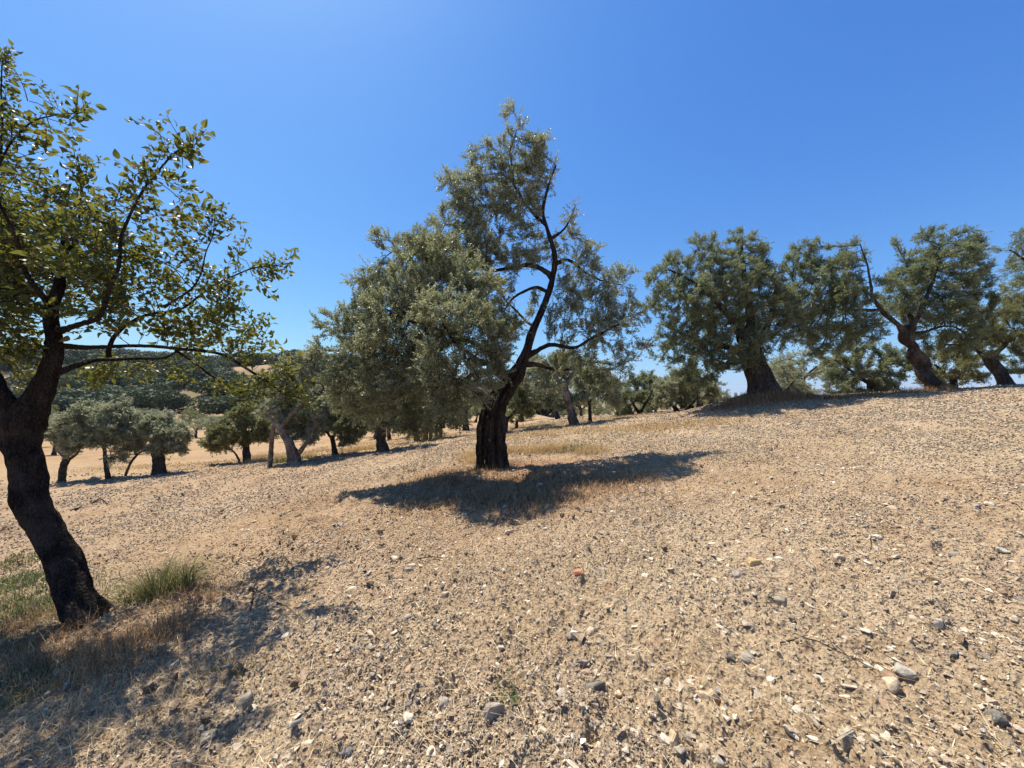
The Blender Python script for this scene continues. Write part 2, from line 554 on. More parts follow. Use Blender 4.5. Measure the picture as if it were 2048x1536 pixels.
def pear_spray(rng, L=.20, nleaf=8):
    lv, lf, nl = [], [], 0
    bend = rng.normal(size=2) * .15
    def c(t): return np.array([bend[0] * t * t * L, bend[1] * t * t * L, t * L])
    for i in range(nleaf):
        t = .1 + .9 * (i + .3 * rng.random()) / nleaf
        a = i * 2.4 + rng.normal() * .3
        el = R(50 + 30 * rng.random()) * (1 - .3 * t)
        d = np.array([math.cos(a) * math.sin(el), math.sin(a) * math.sin(el), math.cos(el)])
        s = .062 * (.5 + .75 * rng.random()); w = s * (.5 + .12 * rng.random())
        side = unit(np.cross(d, rng.normal(size=3))); nn = np.cross(side, d)
        pb = c(t); b = pb + d * .03
        fold = .22 + .3 * rng.random(); curl = .3 + .35 * rng.random()
        rows = [(0, .0), (.12, .55), (.35, 1.0), (.62, .86), (.85, .42), (1.0, 0.0)]
        base = nl
        for (u, ww) in rows:
            cen = b + d * s * (u - .12 * u * u) - nn * s * curl * u * u
            hw = w * .5 * ww
            if ww == 0: lv.append(cen); nl += 1
            else:
                lv += [cen - side * hw + nn * hw * fold * 2, cen, cen + side * hw + nn * hw * fold * 2]; nl += 3
        # 0 | 1 2 3 | 4 5 6 | 7 8 9 | 10 11 12 | 13
        q = []
        for r_ in range(3):
            o = base + 1 + r_ * 3
            q += [[o, o + 1, o + 4, o + 3], [o + 1, o + 2, o + 5, o + 4]]
        q += [[base, base + 2, base + 1, base], [base, base + 3, base + 2, base]]
        q = q[:-2]
        lf += [x for x in q]
        lf += [[base, base + 3, base + 2, base + 1], [base + 10, base + 11, base + 12, base + 13]]
        # petiole as a thin strip
        lv += [pb - side * .0008, pb + side * .0008, b + side * .0007, b - side * .0007]
        lf += [[nl, nl + 1, nl + 2, nl + 3]]; nl += 4
    sv, sf = [], []
    for t in np.linspace(0, 1, 4):
        q = c(t); w = .0026 * (1.15 - t * .6)
        for k in range(3): sv.append(q + np.array([math.cos(k * 2.09) * w, math.sin(k * 2.09) * w, 0]))
    for i in range(3):
        for k in range(3): sf.append([i * 3 + k, i * 3 + (k + 1) % 3, i * 3 + 3 + (k + 1) % 3, i * 3 + 3 + k])
    return np.array(lv), np.array(lf), np.array(sv), np.array(sf), 9


# ------------------------------------------------------------------ branching by space colonisation
def grow(nodes, pts, step, kill, rng, iters=140, up=.08):
    pos = [np.array(q, float) for q in nodes]
    par = [-1] * len(pos); seedn = len(pos)
    A = np.array(pos)
    D = np.linalg.norm(pts[:, None] - A[None], axis=2)
    near = D.argmin(1); dist = D.min(1)
    alive = np.ones(len(pts), bool)
    kids = {}
    for it in range(iters):
        idx = np.nonzero(alive)[0]
        if len(idx) == 0: break
        P_ = np.array(pos)
        dv = unit(pts[idx] - P_[near[idx]])
        acc = np.zeros_like(P_); np.add.at(acc, near[idx], dv)
        act = np.unique(near[idx])
        new, npar = [], []
        for a in act:
            if kids.get(a, 0) >= 3: continue
            d = acc[a] + rng.normal(size=3) * .25; d[2] += up
            if par[a] >= 0: d = d / (np.linalg.norm(d) + 1e-6) + unit(P_[a] - P_[par[a]]) * .55
            d /= np.linalg.norm(d) + 1e-9
            new.append(P_[a] + d * step); npar.append(a)
        if not new:
            # drop the points that pull on full nodes
            for a in act: alive[idx[near[idx] == a]] = False
            continue
        for q, a in zip(new, npar): pos.append(q); par.append(a); kids[a] = kids.get(a, 0) + 1
        NA = np.array(new)
        Dn = np.linalg.norm(pts[idx][:, None] - NA[None], axis=2)
        j = Dn.argmin(1); dm = Dn.min(1)
        up_ = dm < dist[idx]
        near[idx[up_]] = j[up_] + len(pos) - len(new); dist[idx[up_]] = dm[up_]
        alive[idx[dist[idx] < kill]] = False
        # points whose node is full lose interest
        full = np.array([kids.get(k, 0) >= 3 for k in near[idx]])
        alive[idx[full & (rng.random(len(idx)) < .5)]] = False
    return np.array(pos), np.array(par), seedn


def blob_points(blobs, n, rng, clump=.35, csize=.5):
    """blobs: (centre xyz, radius vec3, weight)"""
    w = np.array([b[2] * b[1][0] * b[1][1] * b[1][2] for b in blobs]) ** .8
    w /= w.sum()
    out = []
    for b, ww in zip(blobs, w):
        k = max(3, int(n * ww * 1.9))
        u = unit(rng.normal(size=(k, 3))) * (rng.random((k, 1)) ** .42)
        q = b[0] + u * b[1]
        out.append(q)
    q = np.vstack(out)
    nn = perlin(q[:, 0] / csize, q[:, 1] / csize, q[:, 2] / csize)
    keep = nn + rng.normal(size=len(q)) * .18 > -clump + .25
    q = q[keep]
    if len(q) > n: q = q[rng.permutation(len(q))[:n]]
    return q


def crown_mesh(name, origin, seeds, blobs, seed, npts, step, tip, sprays, nspray, sscale, mats, clump=.35, csize=.5, up=.1, droop=0.0, spread=.8, thr=3.0, sides=5, tips=None, ntip=0):
    rng = np.random.default_rng(seed)
    pts = blob_points(blobs, npts, rng, clump, csize)
    pos, par, sn = grow(seeds, pts, step, step * 1.35, rng, up=up)
    n = len(pos)
    acc = np.zeros(n); e = 2.3
    for i in range(n - 1, sn - 1, -1):
        if acc[i] == 0: acc[i] = tip ** e
        if par[i] >= 0: acc[par[i]] += acc[i]
    rad = acc ** (1 / e)
    rad = np.minimum(rad, tip * 14)
    ids = np.arange(sn, n)
    a = pos[par[ids]]; b = pos[ids]
    d = unit(b - a)
    fr = frames(d, rng)
    rp = np.minimum(np.maximum(rad[par[ids]], rad[ids]), rad[ids] * 1.25); rp[par[ids] < sn] = rad[ids][par[ids] < sn] * 1.15
    th = np.linspace(0, 2 * math.pi, sides, endpoint=False)
    ring = np.stack([np.cos(th), np.sin(th), th * 0], -1)
    ra = a[:, None] - d[:, None] * rp[:, None, None] * .3 + np.einsum('nij,vj->nvi', fr, ring) * rp[:, None, None]
    rb = b[:, None] + d[:, None] * rad[ids][:, None, None] * .3 + np.einsum('nij,vj->nvi', fr, ring) * rad[ids][:, None, None]
    V = np.concatenate([ra, rb], 1).reshape(-1, 3)
    j = np.arange(sides)
    tf = np.stack([j, (j + 1) % sides, sides + (j + 1) % sides, sides + j], -1)
    Fq = (tf[None] + (np.arange(len(ids)) * 2 * sides)[:, None, None]).reshape(-1, 4)
    s = Soup()
    s.add(V - origin, Fq, 1)
    cand = ids[rad[ids] < tip * thr]
    w = 1.0 / rad[cand]; w /= w.sum()
    ch = rng.choice(cand, nspray, p=w)
    dd = unit(pos[ch] - pos[par[ch]])
    dd = unit(dd + rng.normal(size=dd.shape) * spread * .6 + np.array([0, 0, up * 2.2 - droop]))
    loc = pos[ch] + rng.normal(size=(nspray, 3)) * step * .25
    if tips:
        tp_ = np.array([t[0] for t in tips]); td_ = np.array([t[1] for t in tips])
        w_ = rng.integers(0, len(tp_), ntip)
        loc = np.vstack([loc, tp_[w_] + rng.normal(size=(ntip, 3)) * step * .35])
        dd = np.vstack([dd, unit(td_[w_] + rng.normal(size=(ntip, 3)) * .75)])
        nspray += ntip
    k = len(sprays)
    which = rng.integers(0, k, nspray)
    for q in range(k):
        mk = which == q
        if not mk.any(): continue
        lv, lf, sv, sf, per = sprays[q]
        f3 = frames(dd[mk], rng); sc = sscale * (.75 + .5 * rng.random(mk.sum()))
        v, f = place(lv, lf, f3, loc[mk] - origin, sc)
        nleaf = len(lf) // per
        base = perlin(loc[mk][:, 0] * 1.7, loc[mk][:, 1] * 1.7, loc[mk][:, 2] * 1.7) * .35 + .48
        rr = np.clip(base[:, None] + rng.normal(size=(mk.sum(), nleaf)) * .27, 0, 1)
        s.add(v, f, 0, np.repeat(rr.ravel(), per))
        v, f = place(sv, sf, f3, loc[mk] - origin, sc)
        s.add(v, f, 1)
    return s.mesh(name, mats)


srng = np.random.default_rng(21)
SPR_FINE = [olive_spray(srng) for _ in range(7)]
SPR_MID = [olive_spray(srng, .22, 8, .075, .023, False) for _ in range(6)]
SPR_FAR = [olive_spray(srng, .42, 6, .15, .055, False) for _ in range(5)]
SPR_PEAR = [pear_spray(srng, .10 + .12 * srng.random(), int(5 + 5 * srng.random())) for _ in range(7)]


def tree(kind, label, cat, group, d, base_px, trunk, limbs, blobs, seed, npts, step, nspray, mats, bark, sprays, sscale=1.0,
         tip=.004, flare=.5, ridges=5, ridge_amp=.16, twist=1.5, rough=.25, thick=.8, clump=.35, csize=.5, up=.1, droop=0.0,
         base_y=None, trunk_wob=0.0, extra_trunks=(), thr=3.0, ds=0.0, sub=None, flat=1.0, tw=.82, lw=.85):
    """trunk: [(px, py, width_px[, depth offset])]; the first point is the foot. limbs: lists of such points.
    blobs: (px, py, r_px, depth offset m, weight)"""
    sc = F / d
    x0 = (base_px - 1024) / F * d
    z0 = float(GZ(np.array([x0]), np.array([d]))[0])
    origin = np.array([x0, d, z0])
    root = bpy.data.objects.new(kind, None)
    root.empty_display_size = .3
    COL.objects.link(root); root.location = origin
    tag(root, label, cat, group)
    def pts(lst, foot=False):
        p, r = [], []
        for q in lst:
            dd = d + (q[3] if len(q) > 3 else 0)
            p.append(P(q[0], q[1], dd)); r.append(q[2] / 2 / (F / dd) / math.sqrt(1 + ((q[0] - 1024) / F) ** 2) * .95)
        if foot:
            zz = float(GZ(np.array([p[0][0]]), np.array([p[0][1]]))[0])
            p[0][2] = min(p[0][2], zz) - .03
            p.insert(0, np.array([p[0][0], p[0][1], p[0][2] - .22])); r.insert(0, r[0] * 1.05)
        return p, r
    tp, tr = pts(trunk, True)
    tr = [q * tw for q in tr]
    seeds = []
    near = d < 10
    V, Fq, Ft = tube(tp, tr, 56 if near else 26, step=.022 if near else .06, ridges=ridges, ridge_amp=ridge_amp, twist=twist, rough=rough, flare=flare, seed=seed * .37, wob=trunk_wob, flat=flat)
    s = Soup(); s.add(V - origin, Fq); s.addf(Ft)
    for et in extra_trunks:
        ep, er = pts(et, True)
        er = [q * tw for q in er]
        V, Fq, Ft = tube(ep, er, 40 if near else 20, step=.03 if near else .06, ridges=4, ridge_amp=ridge_amp, twist=twist, rough=rough, flare=flare * .5, seed=seed + 2.2)
        s.add(V - origin, Fq); s.addf(Ft)
        seeds.append(ep[-1])
    link('trunk', s.mesh('trunk', [bark], True), root)
    q, _ = resample(tp, tr, step)
    seeds += list(q[int(len(q) * .6):])
    tips = []
    for lb in limbs:
        lp, lr = pts(lb)
        lr = [q * lw for q in lr]
        V, Fq, Ft = tube(lp, lr, 16 if near else 9, step=.02 if near else .07, ridges=3, ridge_amp=.1, rough=.22, seed=seed + len(seeds) * .7, wob=.03)
        s = Soup(); s.add(V - origin, Fq); s.addf(Ft)
        link('limb', s.mesh('limb', [bark], True), root)
        q, _ = resample(lp, lr, step)
        seeds += list(q[max(1, int(len(q) * .25)):])
        if lb[-1][2] <= 6:
            m0 = int(len(q) * .72)
            for k_ in range(m0, len(q)): tips.append((q[k_], unit(q[k_] - q[k_ - 1])))
    q, _ = resample(tp, tr, step)
    if tr[-1] * F / d * 2 < 8: tips += [(q[k_], unit(q[k_] - q[k_ - 1])) for k_ in range(int(len(q) * .86), len(q))]
    bl = []
    for b in blobs:
        dd = d + b[3]
        r = b[2] / (F / dd)
        w = b[4] if len(b) > 4 else 1.0
        cx = 1 / math.sqrt(1 + ((b[0] - 1024) / F) ** 2)
        bl.append((P(b[0], b[1], dd), np.array([r * (.35 + .65 * cx), max(r * thick, .25), r]), w))
    me = crown_mesh('crown', origin, np.array(seeds), bl, seed, npts, step, tip, sprays, nspray, sscale, [mats, M['twig']], clump, csize, up, droop, thr=thr, tips=tips, ntip=int(len(tips) * (2.2 if d < 5 else 4 if d < 10 else 5)))
    link('crown', me, root)
    return root


# ------------------------------------------------------------------ ground
def build_ground():
    front = np.linspace(R(-70), R(70), 1110)
    back = np.linspace(R(70), R(290), 120)[1:-1]
    ang = np.concatenate([front, back])
    rad = np.concatenate([np.linspace(.05, 1.0, 24, endpoint=False), np.geomspace(1.0, 70, 840, endpoint=False), np.geomspace(70, 9000, 170)])
    A, Rr = np.meshgrid(ang, rad)
    x = np.sin(A) * Rr; y = np.cos(A) * Rr
    z = GZ(x, y)
    V = np.stack([x, y, z], -1).reshape(-1, 3)
    na, nr = len(ang), len(rad)
    i = np.arange(nr - 1)[:, None] * na; j = np.arange(na)[None]; j2 = (j + 1) % na
    Fq = np.stack([i + j, i + na + j, i + na + j2, i + j2], -1).reshape(-1, 4)
    V = np.vstack([V, [[0, 0, float(GZ(np.array([0.]), np.array([0.]))[0])]]])
    jj = np.arange(na)
    Ft = np.stack([jj, (jj + 1) % na, np.full(na, nr * na)], -1)[:, ::-1]
    me = raw_mesh('ground', V, [Fq, Ft], [M['ground']], smooth=True)
    x, y = V[:, 0], V[:, 1]; r = np.hypot(x, y)
    nz = perlin(x / 3.2, y / 3.2, 22.2); nz2 = perlin(x / .8, y / .8, 25.2)
    hero = np.exp(-(((x - .2) / 2.4) ** 2 + ((y - 6.9) / 1.7) ** 2))
    red = np.clip(hero * 1.0 + .34 * sstep(2.5, 6, y) * sstep(4, -3, x) + nz * .35 + .05 + sstep(14, 30, y) * .5, 0, 1)
    ridgez = sstep(60, 120, r)
    red = np.maximum(red * (1 - ridgez), ridgez * .7)
    big = np.exp(-(((x - 10.5) / 5) ** 2 + ((y - 13.6) / 1.6) ** 2))
    red = np.clip(red + big * .6, 0, 1)
    straw = np.clip(sstep(12.5, 18, y + nz * 1.5) * (.30 + .8 * nz + .35 * nz2) + .10 * nz2, 0, .9) * (1 - ridgez)
    weed = (x < -1.5) & (y < 4.2)
    green = np.clip(.4 * np.exp(-(((x + 4.4) / .9) ** 2 + ((y - 3.7) / .9) ** 2)) + ridgez * (.25 + .9 * perlin(x / 16, y / 16, 3.9)) * .9, 0, 1)
    far = sstep(300, 600, r)
    green = np.maximum(green, far * .7)
    green = np.clip(green + .25 * np.maximum(0, perlin(x / 1.1, y / 1.1, 31) - .35) * (r < 20), 0, 1)
    col = np.stack([red, straw, green, np.ones_like(red)], -1).astype(np.float32)
    a = me.attributes.new('zone', 'FLOAT_COLOR', 'POINT'); a.data.foreach_set('color', col.ravel())
    o = link('ground', me); tag(o, kind='structure')


build_ground()


def mountains():
    mm, n, l, b = mat('bare mountain slope', .95, .05)
    geo = n.new('ShaderNodeNewGeometry')
    t = nnode(n, l, geo.outputs['Position'], .004, 6)
    l.new(ramp(n, l, t.outputs[0], [(.35, (.06, .075, .05)), (.65, (.17, .15, .10))]).outputs[0], b.inputs['Base Color'])
    nx, ny = 300, 24
    xs = np.linspace(-4500, 9000, nx); ys = np.linspace(0, 1, ny)
    X, T = np.meshgrid(xs, ys)
    env = .35 + .65 * np.exp(-((X - 4300) / 900) ** 2) + .35 * np.exp(-((X - 500) / 700) ** 2)
    hgt = (105 + 55 * perlin(X / 620, X * 0 + .5, .3) + 22 * perlin(X / 170, X * 0 + 3.5, .3)) * env
    Z = -20 + hgt * np.sin(T * math.pi) ** .8 + 14 * perlin(X / 210, T * 6, 1.1) * np.sin(T * math.pi)
    Y = 5000 + T * 1600 + 60 * perlin(X / 300, T * 3, 4.4)
    V = np.stack([X, Y, Z], -1).reshape(-1, 3)
    i = np.arange(ny - 1)[:, None] * nx; j = np.arange(nx - 1)[None]
    Fq = np.stack([i + j, i + j + 1, i + nx + j + 1, i + nx + j], -1).reshape(-1, 4)
    tag(link('mountains', raw_mesh('mountains', V, [Fq], [mm], smooth=True)), kind='structure')


mountains()

# ------------------------------------------------------------------ the trees
OT = 'olive tree'


# the foreground pear tree
tree('pear_tree', 'broad leaved pear tree with a dark leaning cracked trunk at the left edge', 'tree', None, 3.6, 185,
     [(185, 1245, 135), (150, 1180, 122), (110, 1100, 112), (72, 1000, 112), (50, 910, 122), (48, 850, 138), (70, 800, 100), (98, 745, 68), (108, 680, 58), (104, 610, 46), (118, 540, 30, .05), (130, 470, 20, .1)],
     [[(40, 860, 95), (5, 790, 72), (-25, 730, 58, -.05), (-80, 660, 48, -.1), (-150, 560, 36, -.2), (-220, 440, 22, -.3), (-260, 300, 12, -.3)],
      [(20, 850, 70, .05), (0, 800, 52, .2), (-20, 720, 44, .4), (-10, 640, 34, .6), (-30, 520, 24, .7), (-10, 400, 15, .7), (4, 260, 9, .7), (8, 120, 4, .7)],
      [(105, 750, 30), (150, 733, 22, .1), (200, 719, 15, .3), (260, 717, 12, .5), (318, 716, 10, .7), (360, 700, 7, .9), (420, 680, 4, 1.0)],
      [(110, 690, 28), (190, 695, 16, .1), (260, 690, 13, .2), (330, 693, 12, .35), (400, 700, 11, .55), (460, 718, 10, .8), (520, 755, 8, 1.0), (565, 785, 6, 1.15), (610, 800, 4, 1.25)],
      [(218, 715, 18, .3), (228, 675, 16, .3), (262, 645, 13, .3), (310, 628, 11, .3), (370, 612, 8, .35), (440, 560, 6, .4), (500, 538, 5, .4), (585, 526, 3, .4)],
      [(106, 660, 36), (150, 655, 22, -.15), (205, 620, 16, -.3), (232, 540, 13, -.35), (248, 460, 10, -.4), (285, 380, 8, -.4), (330, 325, 6, -.4), (376, 290, 4, -.4)],
      [(104, 620, 30), (60, 560, 20, -.2), (30, 470, 16, -.4), (-10, 380, 12, -.5), (10, 300, 9, -.5), (60, 250, 7, -.5), (110, 232, 5, -.5), (160, 222, 3, -.5)],
      [(350, 700, 8, .5), (400, 735, 7, .7), (440, 765, 6, .9), (500, 790, 4, 1.1)],
      [(120, 540, 16, .05), (150, 480, 11, 0), (162, 400, 8, 0), (156, 310, 4, 0)],
      [(330, 615, 8, .3), (395, 560, 6, .2), (415, 500, 4, .2), (432, 430, 2.5, .2)]],
     [(20, 280, 35, -.5, .35), (110, 225, 28, -.5, .4), (160, 235, 12, -.5, .5), (0, 110, 12, .7, .5), (0, 210, 20, .6), (60, 350, 45, -.4, .6), (60, 430, 75, -.2), (150, 400, 50, 0, .8), (155, 320, 18, 0, .7), (240, 410, 45, -.3, .9), (300, 370, 32, -.4, .8), (360, 305, 20, -.4, .8), (350, 395, 28, -.3, .7),
      (100, 510, 100, 0, 1.3), (220, 490, 78, -.2, 1.1), (310, 470, 50, -.1), (365, 450, 25, 0, .8), (430, 440, 14, .2, .8), (0, 480, 90, .2, 1.2), (180, 580, 75, .1, 1.1), (280, 570, 75, .1), (360, 550, 50, .2), (420, 560, 45, .3), (490, 538, 24, .4), (560, 528, 13, .4), (480, 498, 13, .4, .7),
      (440, 610, 52, .4), (500, 640, 26, .5), (380, 640, 50, .4), (320, 655, 42, .4), (535, 692, 16, .8, .7), (230, 640, 45, .1), (60, 590, 60, .3, 1.2), (-10, 560, 90, .3, 1.2), (20, 690, 45, .6), (50, 740, 30, .8), (200, 760, 22, .6, .7), (260, 740, 20, .6, .6), (330, 735, 20, .7, .7), (400, 745, 24, .7, .9), (470, 770, 22, .9, .9), (520, 782, 22, 1.1, .9), (580, 735, 12, 1.2, .5), (465, 690, 32, .7),
      (-140, 480, 170, 0, 1), (-200, 280, 130, -.2, .7), (-260, 620, 150, -.3, .8), (-100, 640, 90, -.6, .6), (150, 520, 60, -.7, .6)],
     101, 3400, .055, 2050, M['pear_leaf'], M['pear_bark'], SPR_PEAR, 1.0, tip=.0026, flare=.8, ridges=0, ridge_amp=0, rough=.22, twist=.3,
     thick=1.0, clump=.34, csize=.28, up=.12, thr=3.2, trunk_wob=.03, tw=.70, lw=.72)

# the leaning olive in the middle
tree('olive_tree', 'tall leaning olive tree with a split dark trunk, alone in the middle', OT, None, 8.0, 985,
     [(994, 932, 74), (990, 880, 66), (993, 830, 60), (1008, 785, 56), (1032, 750, 52), (1050, 712, 32), (1066, 660, 29), (1088, 610, 27), (1104, 560, 25), (1110, 515, 24), (1098, 468, 17), (1086, 425, 12), (1096, 375, 8), (1112, 330, 5)],
     [[(1018, 765, 34), (1000, 742, 22, -.2), (985, 715, 16, -.4), (955, 690, 13, -.6), (905, 668, 11, -.9), (840, 650, 9, -1.1), (770, 620, 6, -1.2)],
      [(1020, 765, 26), (985, 735, 18, -.5), (950, 715, 14, -1.1), (915, 690, 10, -1.6), (885, 650, 6, -1.9)],
      [(1000, 745, 18, -.3), (960, 745, 12, -1.0), (925, 760, 9, -1.5), (890, 775, 5, -1.8)],
      [(990, 830, 36), (965, 790, 22, .2), (920, 765, 17, .4), (850, 740, 13, .6), (780, 700, 10, .7), (700, 680, 6, .7)],
      [(1020, 770, 26), (1003, 735, 12), (985, 690, 10, -.1), (960, 640, 9, -.2), (920, 580, 7, -.2), (860, 540, 6, -.2), (790, 500, 4, -.2)],
      [(1106, 560, 20), (1085, 540, 14, -.05), (1052, 530, 13, -.1), (1018, 536, 10, -.2), (980, 540, 8, -.3), (930, 520, 6, -.4), (880, 470, 4, -.4)],
      [(1098, 585, 14), (1068, 575, 9, .1), (1035, 590, 7, .2), (1010, 620, 5, .3)],
      [(1046, 730, 22), (1072, 728, 14, .1), (1100, 737, 14, .2), (1135, 738, 9, .3), (1180, 725, 6, .4), (1230, 730, 4, .4)],
      [(1054, 712, 22), (1080, 697, 13, -.2), (1110, 690, 12, -.3), (1150, 695, 9, -.4), (1195, 670, 7, -.5), (1240, 650, 4, -.5)],
      [(1108, 530, 16), (1135, 520, 9, .2), (1165, 540, 7, .3), (1200, 560, 5, .3), (1245, 570, 3, .3)],
      [(1098, 480, 12), (1122, 465, 7), (1138, 440, 5), (1150, 415, 3)],
      [(1092, 450, 12), (1060, 420, 9), (1030, 370, 7, -.1), (1022, 310, 5, -.1), (1032, 262, 3, -.1)],
      [(1070, 655, 10), (1050, 640, 7, .4), (1020, 610, 6, .6), (980, 560, 5, .7)]],
     [(1030, 228, 16, -.1), (1045, 262, 26, -.1), (1010, 300, 36, -.1), (1065, 310, 42, 0), (955, 320, 26, -.1, .9), (1000, 355, 55, 0), (1085, 350, 30, .1), (905, 365, 26, -.1, .9), (945, 400, 55, -.1), (1020, 425, 65, 0), (1075, 400, 32, .1), (890, 450, 40, -.1), (960, 475, 65, 0), (1030, 490, 48, .1, .8),
      (1140, 440, 20, .1, .9), (1125, 480, 32, .1, .8), (765, 480, 26, -.2, .9), (800, 505, 36, 0), (850, 490, 40, 0), (870, 545, 85, -.9, 1.15), (780, 580, 70, 0, 1.1), (730, 575, 25, 0), (940, 570, 65, -1.4), (720, 660, 60, .2, 1.1), (660, 650, 26, 0, .9), (640, 690, 20, 0, .7), (800, 670, 105, -.5, 1.2), (900, 660, 85, -1.9, 1.2), (965, 680, 50, -2.0, 1.2), (700, 750, 60, .1, 1.1), (800, 770, 80, -.6, 1.15), (890, 760, 66, -1.6, 1.15), (950, 770, 42, -1.8), (740, 815, 40, .1), (840, 835, 40, 0, .9), (915, 825, 32, -1.0, .9), (675, 800, 30, .2, .9),
      (1180, 490, 26, .2, .8), (1165, 560, 44, .2, .75), (1232, 562, 34, .3, .7), (1200, 630, 48, 0, .7), (1250, 640, 36, 0, .7), (1278, 690, 20, -.2, .7), (1240, 715, 36, -.2, .8), (1170, 690, 45, -.2, .85), (1130, 640, 38, -.3, .8), (1155, 600, 35, -.2, .7), (1120, 560, 24, -.3, .6), (1200, 770, 35, .2, .8), (1130, 765, 28, .1, .7), (1090, 770, 22, .1, .6), (1130, 720, 30, .1, .7), (1050, 590, 38, .3, .5), (1020, 640, 48, .2, .75), (985, 745, 34, -1.3, .8), (1000, 700, 34, -1.0, .7), (1070, 500, 35, .2, .45), (915, 500, 45, -.4, .9), (930, 440, 34, -.2, .8), (985, 600, 45, -.6, .8), (850, 470, 26, -.2, .8), (1045, 540, 40, -.3, .5), (690, 800, 34, .1, .9), (800, 845, 32, -.3, .9), (880, 845, 30, -.7, .9)],
     102, 6200, .10, 18500, M['olive_leaf'], M['olive_bark_dark'], SPR_FINE, .92, tip=.0036, flare=.5, ridges=6, ridge_amp=.3, twist=1.3, rough=.25,
     tw=.52, lw=.68, thick=.8, clump=.3, csize=.55, up=.12, extra_trunks=[[(960, 918, 40, .1), (962, 870, 38, .1), (966, 835, 34, .1), (980, 795, 26, .08), (1004, 765, 22)]], thr=3.0)

# big olive on the ridge
RB = dict(bark=M['olive_bark'], sprays=SPR_MID)
tree('olive_tree', 'big full olive tree with a wide flaring trunk on a root mound', OT, None, 14.3, 1525,
     [(1530, 812, 105), (1528, 785, 78), (1518, 755, 66), (1505, 722, 54), (1494, 690, 50)],
     [[(1498, 715, 34), (1470, 650, 22, -.3), (1430, 600, 14, -.6), (1380, 560, 8, -.6), (1340, 540, 5, -.6)],
      [(1500, 700, 36), (1500, 640, 24), (1490, 570, 16), (1485, 510, 8), (1483, 475, 4)],
      [(1500, 710, 26), (1535, 650, 16, .3), (1550, 590, 9, .4), (1545, 540, 4, .4)],
      [(1495, 715, 26), (1440, 690, 16, .4), (1390, 680, 10, .5), (1330, 650, 6, .5)]],
     [(1483, 488, 30, 0), (1515, 510, 30, 0), (1445, 515, 30, 0), (1400, 505, 34, -.3), (1350, 535, 34, -.4), (1310, 560, 26, -.3, .9), (1300, 620, 26, -.2, .8), (1370, 590, 70, -.3), (1460, 580, 80, 0, 1.1), (1530, 570, 45, .2), (1535, 640, 60, .2, 1.1), (1450, 670, 80, 0, 1.2), (1360, 670, 50, 0), (1500, 690, 45, 0), (1410, 730, 45, .2), (1565, 690, 26, .2, .9), (1370, 740, 30, .2), (1330, 700, 26, 0, .7), (1575, 600, 18, .2, .9)],
     103, 2200, .18, 15000, M['olive_leaf_far'], tip=.008, flare=1.1, ridges=7, ridge_amp=.2, twist=.6, thick=1.0, clump=.5, csize=.8, up=.1, **RB)

tree('olive_tree', 'olive tree with a corkscrew twisted trunk and two separate crowns on the ridge', OT, None, 14.6, 1868,
     [(1884, 790, 74), (1868, 768, 50), (1850, 750, 44), (1843, 728, 36), (1830, 710, 38), (1825, 692, 38), (1812, 674, 42), (1816, 655, 36)],
     [[(1812, 668, 26), (1795, 648, 15, -.1), (1770, 628, 13, -.2), (1748, 600, 12, -.2), (1742, 575, 8, -.2), (1735, 530, 5, -.2), (1720, 490, 3, -.2)],
      [(1820, 665, 24), (1832, 640, 15), (1850, 600, 12), (1870, 550, 8), (1880, 490, 4)],
      [(1826, 668, 18), (1855, 662, 8, .2), (1890, 652, 8, .4), (1920, 660, 6, .5), (1950, 690, 4, .5)],
      [(1760, 620, 12, -.2), (1710, 620, 10, 0), (1660, 610, 8, .1), (1610, 580, 4, .1)],
      [(1826, 655, 18), (1815, 610, 10, .3), (1800, 560, 6, .5)]],
     [(1608, 500, 26, .1), (1632, 492, 18, .1), (1582, 530, 24, .1), (1650, 530, 32, .1), (1630, 580, 62, .1, 1.1), (1700, 590, 48, 0), (1590, 620, 42, .1), (1660, 650, 55, .1, 1.1), (1720, 660, 40, .1), (1610, 680, 28, .2), (1700, 495, 24, -.1, .9), (1725, 515, 18, -.1, .8), (1680, 540, 24, 0, .9), (1640, 700, 18, .2, .7),
      (1790, 485, 11, .3), (1855, 478, 26, .3), (1905, 488, 34, .2), (1935, 510, 26, .2), (1880, 545, 66, .2, 1.2), (1815, 560, 40, .3), (1955, 560, 28, .2), (1940, 610, 38, .2), (1960, 640, 20, .2), (1870, 620, 58, .2, 1.1), (1795, 610, 36, .2), (1770, 575, 20, .2, .8), (1920, 670, 36, .3), (1860, 680, 22, .4, .7)],
     104, 2600, .18, 15500, M['olive_leaf_far'], tip=.008, flare=.7, ridges=3, ridge_amp=.34, twist=6.5, tw=.85, thick=1.1, clump=.5, csize=.8, up=.1, flat=.9, **RB)

tree('olive_tree', 'olive tree leaning left with a warm yellowish low crown at the right edge', OT, None, 15.5, 2008,
     [(2015, 775, 46), (2005, 755, 40), (1990, 735, 36), (1975, 715, 30)],
     [[(1980, 722, 20), (1950, 700, 12), (1910, 690, 8), (1880, 690, 4)], [(1980, 722, 22), (2010, 690, 14), (2050, 660, 8)]],
     [(1960, 680, 40, 0), (1900, 695, 30, 0, .8), (2015, 670, 55, 0), (2060, 650, 60, 0), (1980, 640, 34, 0), (2060, 720, 40, .3), (1940, 715, 20, .2, .7), (2035, 615, 35, .1), (2120, 680, 60, 0)],
     105, 800, .22, 6000, M['olive_leaf_warm'], tip=.009, flare=.6, thick=1.0, clump=.45, csize=.8, **RB)

